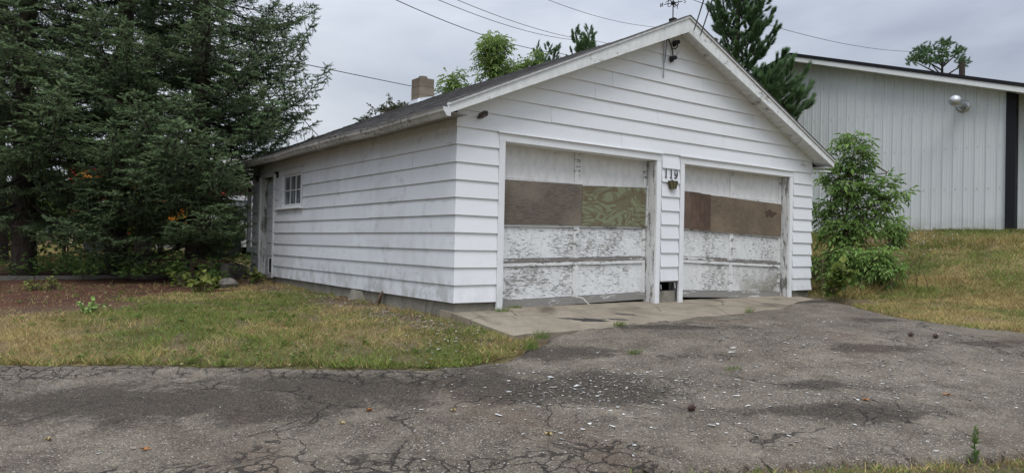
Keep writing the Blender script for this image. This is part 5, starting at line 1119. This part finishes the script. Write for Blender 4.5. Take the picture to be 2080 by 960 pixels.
# ------------------------------------------------------------------ overhead wires
A = Vector((3.97, -.315, 4.13)); A2 = Vector((4.12, -.315, 4.08))
span(A, PX(1447, -60, 8.2), .02, .010, 'left service cable running up from the right barge board near the peak', ext=4); span(A2, PX(1478, -100, 8.0), .02, .010, 'right service cable running up from the right barge board near the peak', ext=4)
span(PX(700, -50, 26), PX(1145, 110, 46), .5, .018, 'lowest overhead wire crossing the sky above the left roof slope', ext=1.7, ext0=-.9); span(PX(800, -40, 26), PX(1172, 82, 46), .4, .014, 'middle overhead wire crossing the sky above the roof', ext=1.7, ext0=-.9); span(PX(860, -30, 28), PX(1215, 84, 50), .4, .014, 'upper of the three overhead wires crossing above the roof', ext=1.7, ext0=-.9)
span(PX(1020, -40, 40), PX(1330, 55, 60), .5, .016, 'overhead wire that dips behind the weathervane', ext=1.4, ext0=-1); span(PX(1380, -10, 40), PX(1850, 105, 70), .7, .018, 'thin overhead wire over the barn roof', ext=1.25, ext0=-1)
span(PX(560, 118, 24), PX(1120, 226, 50), .1, .016, 'overhead wire from the spruce tips passing behind the chimney', ext=1.8, ext0=-.3)
span(PX(590, 212, 20), PX(660, 290, 24), .02, .012, 'short slanting wire between spruce limb and garage eave', ext=2.2, ext0=-.3)

# ------------------------------------------------------------------ grass
def blades(n, xr, yr, hmin, hmax, w, dens, seed, wmul=1):
    rg = np.random.default_rng(seed); x = rg.uniform(*xr, n); y = rg.uniform(*yr, n); sdv = poly_sd(x, y)
    keep = (sdv > .02+.10*(vnoise(x, y, 5, 2)-.4)) & ~((x > -.06) & (x < WX+.05) & (y > -1.32) & (y < LY+.1)) & dens(x, y, rg)
    x, y = x[keep], y[keep]; z = surf(x, y)-.006; n = len(x); h = rg.uniform(hmin, hmax, n)*(.45+.5*vnoise(x, y, 2, 1)+.75*vnoise(x, y, 7, 3)**2); a = rg.uniform(0, 6.28, n)
    lean = rg.uniform(.3, 1.7, n)*h; la = rg.uniform(0, 6.28, n); ww = w*rg.uniform(.6, 1.4, n)
    b0 = np.column_stack([x-np.cos(a)*ww/2, y-np.sin(a)*ww/2, z]); b1 = np.column_stack([x+np.cos(a)*ww/2, y+np.sin(a)*ww/2, z]); tp = np.column_stack([x+np.cos(la)*lean, y+np.sin(la)*lean, z+h])
    V = np.stack([b0, b1, tp], 1).reshape(-1, 3)
    g1, g2, st, br = np.array([.13, .20, .045]), np.array([.27, .32, .08]), np.array([.56, .44, .20]), np.array([.25, .15, .07])
    dry = np.clip((fnoise(x, y, .7, 0)-.40)*2.6+.10+(vnoise(x, y, 4, 2)-.5)*.5-.35*np.exp(-((x-10.9)/.7)**2)+.35*np.exp(-((x-8.3)/.9)**2)+.25*np.exp(-((x-12.6)/.7)**2)+rg.normal(0, .22, n)+(dirt_mask(x, y))*.3, 0, 1); dry = (rg.random(n) < dry*.95)
    c = g1+(g2-g1)*rg.random((n, 1)); c = np.where(dry[:, None], st*rg.uniform(.55, 1.15, (n, 1)), c); c = np.where((rg.random(n) < .13)[:, None], br, c)*(.78+.44*vnoise(x, y, 5, 4))[:, None]
    C4 = np.repeat(np.column_stack([c, np.ones(n)]), 3, 0); return V, C4
def den(k, bare=1.0):
    return lambda x, y, rg: rg.random(len(x)) < np.clip(1.08-bare*dirt_mask(x, y)*1.25-.45*np.clip(fnoise(x, y, 3, 5)-.5, 0, 1)*2, .02, 1)
parts_ = [blades(330000, (-6.3, 1.0), (-2.2, 7.5), .020, .065, .008, den(0, 1.0), 1), blades(140000, (5.2, 10), (-6, 1.6), .02, .07, .009, den(0, .8), 2), blades(120000, (8, 14.6), (-5, 6), .03, .09, .013, den(0, 1.0), 3),
          blades(50000, (-9, -.2), (6, 13), .03, .1, .010, lambda x, y, rg: rg.random(len(x)) < .02, 4), blades(60000, (-12, 14), (13, 34), .06, .16, .03, lambda x, y, rg: rg.random(len(x)) < .9, 5), blades(30000, (-16, -6.2), (-1, 9), .03, .09, .012, den(0), 6)]
def edge_d(x, y, rg): return (poly_sd(x, y) < .16) & (rg.random(len(x)) < .75)
parts_.append(blades(120000, (-7, .6), (-2.2, 3.2), .04, .11, .010, edge_d, 7)); parts_.append(blades(160000, (-1.6, 5), (-8, -4.4), .02, .06, .008, lambda x, y, rg: (poly_sd(x, y) < .55) & (rg.random(len(x)) < .22+.5*(fnoise(x, y, 4, 2) > .52)), 8))
parts_.append(blades(5000, (-.34, -.065), (-.3, 7.4), .03, .10, .007, lambda x, y, rg: rg.random(len(x)) < np.clip((fnoise(x, y, 2.5, 1)-.42)*5, .02, .9), 9)); parts_.append(blades(26000, (7.8, 9.4), (-.8, 2.4), .06, .30, .010, lambda x, y, rg: rg.random(len(x)) < .55*(fnoise(x, y, 1.5, 1) > .45), 10))
V = np.concatenate([p[0] for p in parts_]); C4 = np.concatenate([p[1] for p in parts_])
o = npmesh('grass', V, np.arange(len(V)).reshape(-1, 3), M['grass'], attrs={'col': ('FLOAT_COLOR', C4)}, kind='stuff'); setp(o, 'patchy green and straw coloured grass round the garage and drive', 'grass')
# broad weeds in the lawn
rg = np.random.default_rng(9); n = 9000; x = rg.uniform(-6.2, .6, n); y = rg.uniform(-2.0, 6.8, n); s_ = poly_sd(x, y); k_ = (s_ > .03) & ~((x > -.1) & (y > -1.3)) & (rg.random(n) > np.clip(1.3+x, 0, .85)*(y > -.4)) & (rg.random(n) < np.where(s_ < .35, .6, .30)*(1-dirt_mask(x, y)*.8)*(fnoise(x, y, 2.2, 7) > .42)); x, y = x[k_], y[k_]; Bs, Ds_, Ls, Tt = [], [], [], []
for X, Y in zip(x, y):
    z = gz(X, Y); m_ = rg.integers(5, 10); a0 = rg.uniform(0, 6.28); s0 = rg.uniform(.014, .04)+.03*(rg.random() < .08)
    for q_ in range(m_): a = a0+q_*6.28/m_+rg.normal(0, .3); Bs.append([X, Y, z+.02+rg.uniform(0, .03)]); Ds_.append([math.cos(a), math.sin(a), rg.uniform(.1, .9)]); Ls.append(s0*rg.uniform(.7, 1.3)); Tt.append(rg.uniform(0, .8))
V, tt = leaflets(np.array(Bs), norm(np.array(Ds_)), np.array(Ls), np.array(Ls)*.5, np.array(Tt), rg, .2)
o = npmesh('lawn_weeds', V, np.arange(len(V)).reshape(-1, 3), M['leaf_weed'], attrs={'tip': ('FLOAT', tt)}, kind='stuff'); setp(o, 'low broad leaved weeds scattered through the lawn edge', 'weeds')
# white wild flowers on the bank
rg = np.random.default_rng(12); n = 260; px = rg.normal(12.3, .55, n); py = rg.normal(.35, .7, n); z = surf(px, py)+rg.uniform(.08, .30, n); Bp = np.column_stack([px, py, z])
V, tt = leaflets(Bp, norm(rg.normal(0, 1, (n, 3))), np.full(n, .028), np.full(n, .024), np.zeros(n), rg)
S_ = Bp-np.array([0, 0, .28]); o = npmesh('wildflowers', V, np.arange(len(V)).reshape(-1, 3), M['rope'], attrs={'tip': ('FLOAT', tt)}, kind='stuff'); setp(o, 'small white wildflowers on the bank below the barn', 'wildflowers')
vb_, c4_ = blades(42000, (11.6, 13.8), (-4, 6), .08, .26, .012, lambda x, y, rg: rg.random(len(x)) < np.clip(1.2-abs(x-12.9)/.8, 0, 1)*(fnoise(x, y, 1.2, 3) > .45), 15)
o = npmesh('tall_grass', vb_, np.arange(len(vb_)).reshape(-1, 3), M['grass'], attrs={'col': ('FLOAT_COLOR', c4_)}, kind='stuff'); setp(o, 'taller rough grass along the foot of the barn', 'grass')

# ------------------------------------------------------------------ litter on the ground
def flat_bits(x, y, zf, size, cols, rg, asp=(.4, 1), lift=.006):
    n = len(x); a = rg.uniform(0, 6.28, n); l = size; w_ = l*rg.uniform(asp[0], asp[1], n); z = zf+lift; ca, sa = np.cos(a), np.sin(a)
    def P(u, v, dz): return np.column_stack([x+ca*u-sa*v, y+sa*u+ca*v, z+dz])
    tl = rg.uniform(-.25, .25, n)*l; V = np.stack([P(-l/2, -w_/2*.6, 0), P(l/2, -w_/2, tl*.4), P(l/2*.8, w_/2, tl), P(-l/2*1.1, w_/2*.8, 0*tl)], 1).reshape(-1, 3); ci = cols[rg.integers(0, len(cols), n)]*rg.uniform(.8, 1.1, (n, 1)); return V, np.repeat(np.column_stack([ci, np.ones(n)]), 4, 0)
rg = np.random.default_rng(31); WHc = np.array([[.66, .66, .64], [.42, .41, .38], [.33, .31, .28], [.52, .51, .48], [.25, .23, .2]])
xs, ys_, ss = [], [], []
def clus(cx, cy, sx, sy, n, smin=.006, smax=.034, rot=-.52):
    u = rg.normal(0, sx, n); v = rg.normal(0, sy, n); xs.append(cx+u*math.cos(rot)-v*math.sin(rot)); ys_.append(cy+u*math.sin(rot)+v*math.cos(rot)); ss.append(smin+(smax-smin)*rg.random(n)**4)
clus(-.55, -2.9, .55, .40, 1300); clus(.1, -3.1, .4, .22, 260); clus(2.2, -3.6, 1.2, .5, 1000); clus(3.3, -3.3, .9, .35, 500); clus(1.3, -4.2, .8, .28, 500); clus(-1, -4, 1.4, .3, 260); clus(3.2, -1.9, 1.7, .35, 260)
xs.append(rg.uniform(-5, 6.5, 1700)); ys_.append(rg.uniform(-7, 1, 1700)); ss.append(.004+.012*rg.random(1700)**2)
x = np.concatenate(xs); y = np.concatenate(ys_); s_ = np.concatenate(ss); sdv = poly_sd(x, y); on_ = sdv < -.05; x, y, s_ = x[on_], y[on_], s_[on_]
zf = ground(x, y)+.012+dent(x, y); V1, C1 = flat_bits(x, y, zf, s_, WHc, rg)
# curled large flakes
n = 46; x = np.concatenate([rg.normal(-.4, .7, 18), rg.uniform(.2, 4.5, 28)]); y = np.concatenate([rg.normal(-3, .5, 18), rg.uniform(-5, -1.6, 28)]); k_ = poly_sd(x, y) < -.1; x, y = x[k_], y[k_]; V2, C2 = flat_bits(x, y, ground(x, y)+.012+dent(x, y), rg.uniform(.035, .075, len(x)), WHc[:2], rg, (.22, .5), .010)
# chips on the lawn and under the side wall
n = 3600; x = rg.normal(-.42, .30, n); y = rg.uniform(-1.2, 7.5, n); k_ = (x < -.05); x, y = x[k_], y[k_]; V3, C3 = flat_bits(x, y, surf(x, y), .012+.03*rg.random(len(x))**2, np.array([[.42, .39, .34], [.30, .25, .2], [.5, .49, .46], [.2, .13, .09], [.36, .27, .17]]), rg, (.3, .9), .02)
n = 80; x = rg.normal(-.9, .6, n); y = rg.normal(-1.3, .35, n); k_ = (poly_sd(x, y) > .03) & ~((x > -.05) & (y > -1.3)); x, y = x[k_], y[k_]; V4, C4_ = flat_bits(x, y, surf(x, y), .012+.02*rg.random(len(x)), WHc, rg, (.4, 1), .03)
# grit along the grass edge and on the road
n = 2600; x = rg.uniform(-6, 6.5, n); y = rg.uniform(-7, 1.5, n); k_ = poly_sd(x, y) < -.03; x, y = x[k_], y[k_]; V5, C5 = flat_bits(x, y, ground(x, y)+.012+dent(x, y), .006+.009*rg.random(len(x)), np.array([[.22, .19, .15], [.14, .12, .1], [.30, .26, .2], [.03, .03, .03]]), rg, (.6, 1), .006)
# brown needles and dead leaves on the shaded soil
n = 3000; x = rg.uniform(-6.5, 0, n); y = rg.uniform(2, 9.5, n); k_ = (dirt_mask(x, y) > .5) & (rg.random(n) < .6) & (x < -.05); x, y = x[k_], y[k_]; V6, C6 = flat_bits(x, y, surf(x, y), .012+.035*rg.random(len(x))**2, np.array([[.17, .10, .07], [.25, .17, .11], [.10, .06, .045], [.30, .24, .15]]), rg, (.3, .8), .012)
n = 5200; x = rg.uniform(-6.2, .1, n); y = rg.uniform(-2, 7.2, n); k_ = (poly_sd(x, y) > -.05) & ~((x > -.05) & (y > -1.2)) & (rg.random(n) < .25+.9*np.clip(fnoise(x, y, 1.8, 3)-.35, 0, 1)+(poly_sd(x, y) < .12)); x, y = x[k_], y[k_]; V7, C7 = flat_bits(x, y, surf(x, y), .010+.03*rg.random(len(x))**2, np.array([[.36, .24, .10], [.30, .17, .08], [.16, .10, .06], [.42, .32, .16], [.48, .40, .20]]), rg, (.25, .7), .022)
n = 2600; x = rg.uniform(5.3, 13.5, n); y = rg.uniform(-5, 3, n); k_ = (poly_sd(x, y) > -.04) & ~((x < WX+.1) & (y > -1.2)); x, y = x[k_], y[k_]; V8, C8 = flat_bits(x, y, surf(x, y), .012+.04*rg.random(len(x))**2, np.array([[.40, .28, .12], [.30, .18, .08], [.18, .12, .07], [.46, .38, .22]]), rg, (.25, .7), .025)
V = np.concatenate([V1, V2, V3, V4, V5, V6, V7, V8]); C = np.concatenate([C1, C2, C3, C4_, C5, C6, C7, C8])
o = npmesh('debris', V, np.arange(len(V)).reshape(-1, 4), M['chips'], attrs={'col': ('FLOAT_COLOR', C)}, kind='stuff'); setp(o, 'white paint flakes, grit and dead leaves scattered on the drive and soil', 'debris')
# single leaves, cones and sprouts
M['leaf_orange'] = plain('orange_leaf', (.42, .17, .05), .7); M['leaf_tan'] = plain('tan_leaf', (.45, .34, .16), .7); M['cone'] = plain('cone_brown', (.07, .035, .025), .8)
def dead_leaf(x, y, r, mat, label, grp='fallen leaves on the drive'):
    z = road_z(x, y) if poly_sd(np.array([x]), np.array([y]))[0] < 0 else gz(x, y)+.03; a0 = random.uniform(0, 6.28); b = MB(); ring = []
    for k in range(12):
        a = a0+2*PI*k/12; q_ = r*(1 if k % 2 else .55)*(1.5 if k == 1 else 1); ring.append((x+q_*math.cos(a), y+q_*math.sin(a), z+.006+random.uniform(0, .022)))
    b.add(ring+[(x, y, z+.008)], [(i, (i+1) % 12, 12) for i in range(12)]); b.tube([(x, y, z+.01), (x-math.cos(a0)*r*1.4, y-math.sin(a0)*r*1.4, z+.012)], .0015, 4); o = b.build('fallen_leaf', mat); setp(o, label, 'leaf', grp)
for (px, py, X, Y, mt_, lb) in [(695, 860, -2.531, -2.62, 'leaf_tan', 'tan leaf on the drive left of the dark stained patch'), (750, 835, -2.26, -2.484, 'leaf_orange', 'orange leaf on the drive just right of the tan leaf'), (295, 917, -3.764, -2.434, 'leaf_orange', 'long orange leaf low on the broken left part of the drive'), (1120, 893, -1.45, -3.62, 'leaf_tan', 'small tan leaf below the paint flake patch'),
        (1885, 855, 1.95, -4.75, 'leaf_orange', 'orange leaf on the right part of the drive nearest the frame edge'), (1722, 858, 1.2, -4.45, 'leaf_orange', 'orange leaf before the flakes in the right foreground'), (905, 838, -1.75, -2.85, 'leaf_tan', 'tan twig like leaf at the left rim of the dark patch'), (110, 893, -4.25, -1.95, 'leaf_tan', 'yellow tan leaf near the left frame edge')]:
    dead_leaf(X, Y, .028, M[mt_], lb)
for (X, Y, lb) in ((-.192, -3.815, 'dark brown pine cone alone in the middle foreground of the drive'), (3.972, -3.525, 'pine cone at the right edge of the drive, left one of a pair'), (4.136, -3.72, 'pine cone at the right edge of the drive, right one of a pair')):
    z = road_z(X, Y); cn = thing('pine_cone', (X, Y, z), lb, 'pine cone', 'pine cones on the drive'); b = MB()
    for k in range(44):
        t = k/43; a = k*2.4; r = .024*math.sin(PI*(.12+.8*t)); cx = X-.035+.07*t; p = (cx, Y+r*math.cos(a), z+.024+r*math.sin(a)); q_ = (cx+.006, Y+r*1.45*math.cos(a), z+.024+r*1.45*math.sin(a))
        b.add([(p[0]-.006, p[1], p[2]), (p[0], p[1]-.006*math.sin(a), p[2]+.006*math.cos(a)), (p[0], p[1]+.006*math.sin(a), p[2]-.006*math.cos(a)), q_], [(0, 1, 3), (0, 3, 2), (1, 2, 3), (0, 2, 1)])
    b.tube([(X-.04, Y, z+.024), (X, Y, z+.024), (X+.04, Y, z+.024)], [.008, .02, .005], 8); b.build('scales', M['cone'], cn)
M['leaf_sprout'] = leafm('sprout_leaves', (.10, .17, .05), (.19, .27, .08))
def sprout(x, y, h, n, ls_, label, grp=None, mat='leaf_sprout', z=None):
    z = (road_z(x, y) if poly_sd(np.array([x]), np.array([y]))[0] < 0 else gz(x, y)-.01) if z is None else z; rg = np.random.default_rng(int(abs(x*100)+7)); T = thing('weed_sprout', (x, y, z), label, 'weed', grp)
    MB().tube([(x, y, z-.02), (x+.004, y+.006, z+h*.5), (x-.004, y, z+h)], [.0045, .0035, .0015], 5).build('stem', M['leaf_sprout'], T); t = rg.random(n)**.8; a = np.arange(n)*2.4
    B_ = np.column_stack([0*t, 0*t, h*(.06+.94*t)]); D_ = norm(np.column_stack([np.cos(a), np.sin(a), .8+0*a])); L_ = ls_*(1.15-.75*t); V, tt = leaflets(B_, D_, L_, L_*.3, t, rg, .15); npmesh('leaves', V, np.arange(len(V)).reshape(-1, 3), M[mat], attrs={'tip': ('FLOAT', tt)}, parent=T, kind='stuff')
def tuft(x, y, h, label, grp=None, n=90, r=.07):
    rg = np.random.default_rng(int(abs(x*977+y*31))); ons = poly_sd(np.array([x]), np.array([y]))[0] < 0; z = road_z(x, y) if ons else apz(y) if y > -1.24 else -.13
    a = rg.uniform(0, 6.28, n); q = r*rg.random(n)**.6; bx = x+q*np.cos(a)*1.6; by = y+q*np.sin(a)*.7; hh = h*rg.uniform(.4, 1.1, n); la = rg.uniform(0, 6.28, n); ln = hh*rg.uniform(.1, .9, n); w_ = .006
    V = np.stack([np.column_stack([bx-w_/2, by, 0*bx+z-.005]), np.column_stack([bx+w_/2, by, 0*bx+z-.005]), np.column_stack([bx+np.cos(la)*ln, by+np.sin(la)*ln, z+hh])], 1).reshape(-1, 3)
    c = np.array([.12, .19, .05])+np.array([.12, .1, .04])*rg.random((n, 1)); o = npmesh('grass_tuft', V-np.array([x, y, z]), np.arange(len(V)).reshape(-1, 3), M['grass'], attrs={'col': ('FLOAT_COLOR', np.repeat(np.column_stack([c, np.ones(n)]), 3, 0))}); o.location = (x, y, z); setp(o, label, 'grass tuft', grp)
sprout(.62, -5.47, .27, 90, .055, 'tall green weed sprout in the grass strip at the bottom right', z=-.56)
tuft(.25, -1.40, .12, 'clump of green weeds at the left front corner of the apron', 'weeds in the drive'); tuft(-.10, -1.66, .13, 'darker leafy weed where lawn meets drive below the apron corner', 'weeds in the drive')
tuft(.723, -2.331, .05, 'flat weed tuft in the drive below the apron', 'weeds in the drive'); tuft(1.083, -3.252, .04, 'flat weed tuft in the middle of the drive', 'weeds in the drive')
tuft(1.55, -1.28, .08, 'weed tuft in the joint at the apron edge', 'weeds in the drive'); tuft(.68, -.07, .07, 'weed at the foot of the left door casing', 'weeds in the drive'); tuft(1.0, .10, .05, 'tiny weed under the left door bottom rail', 'weeds in the drive')
tuft(4.5, -1.0, .13, 'thin pale weed standing on the right part of the apron', 'weeds in the drive')
# rusty iron stub leaning on the stem wall
st = thing('rusty_shard', (-.06, 2.0, -.08), 'reddish brown rotten wood shard leaning on the stem wall of the long side', 'wood shard')
MB().loft([(-.12, 1.93, -.12), (-.04, 1.93, -.12), (-.04, 2.02, -.12), (-.12, 2.02, -.12)], [(-.05, 1.86, .10), (-.03, 1.86, .12), (-.03, 1.90, .13), (-.05, 1.90, .11)]).build('shard', M['plank_a'], st)
MB().loft([(-.14, 2.1, -.12), (-.10, 2.1, -.12), (-.10, 2.14, -.12), (-.14, 2.14, -.12)], [(-.12, 2.18, .0), (-.11, 2.18, .0), (-.11, 2.19, .0), (-.12, 2.19, .0)]).build('shard', M['plank_a'], st)
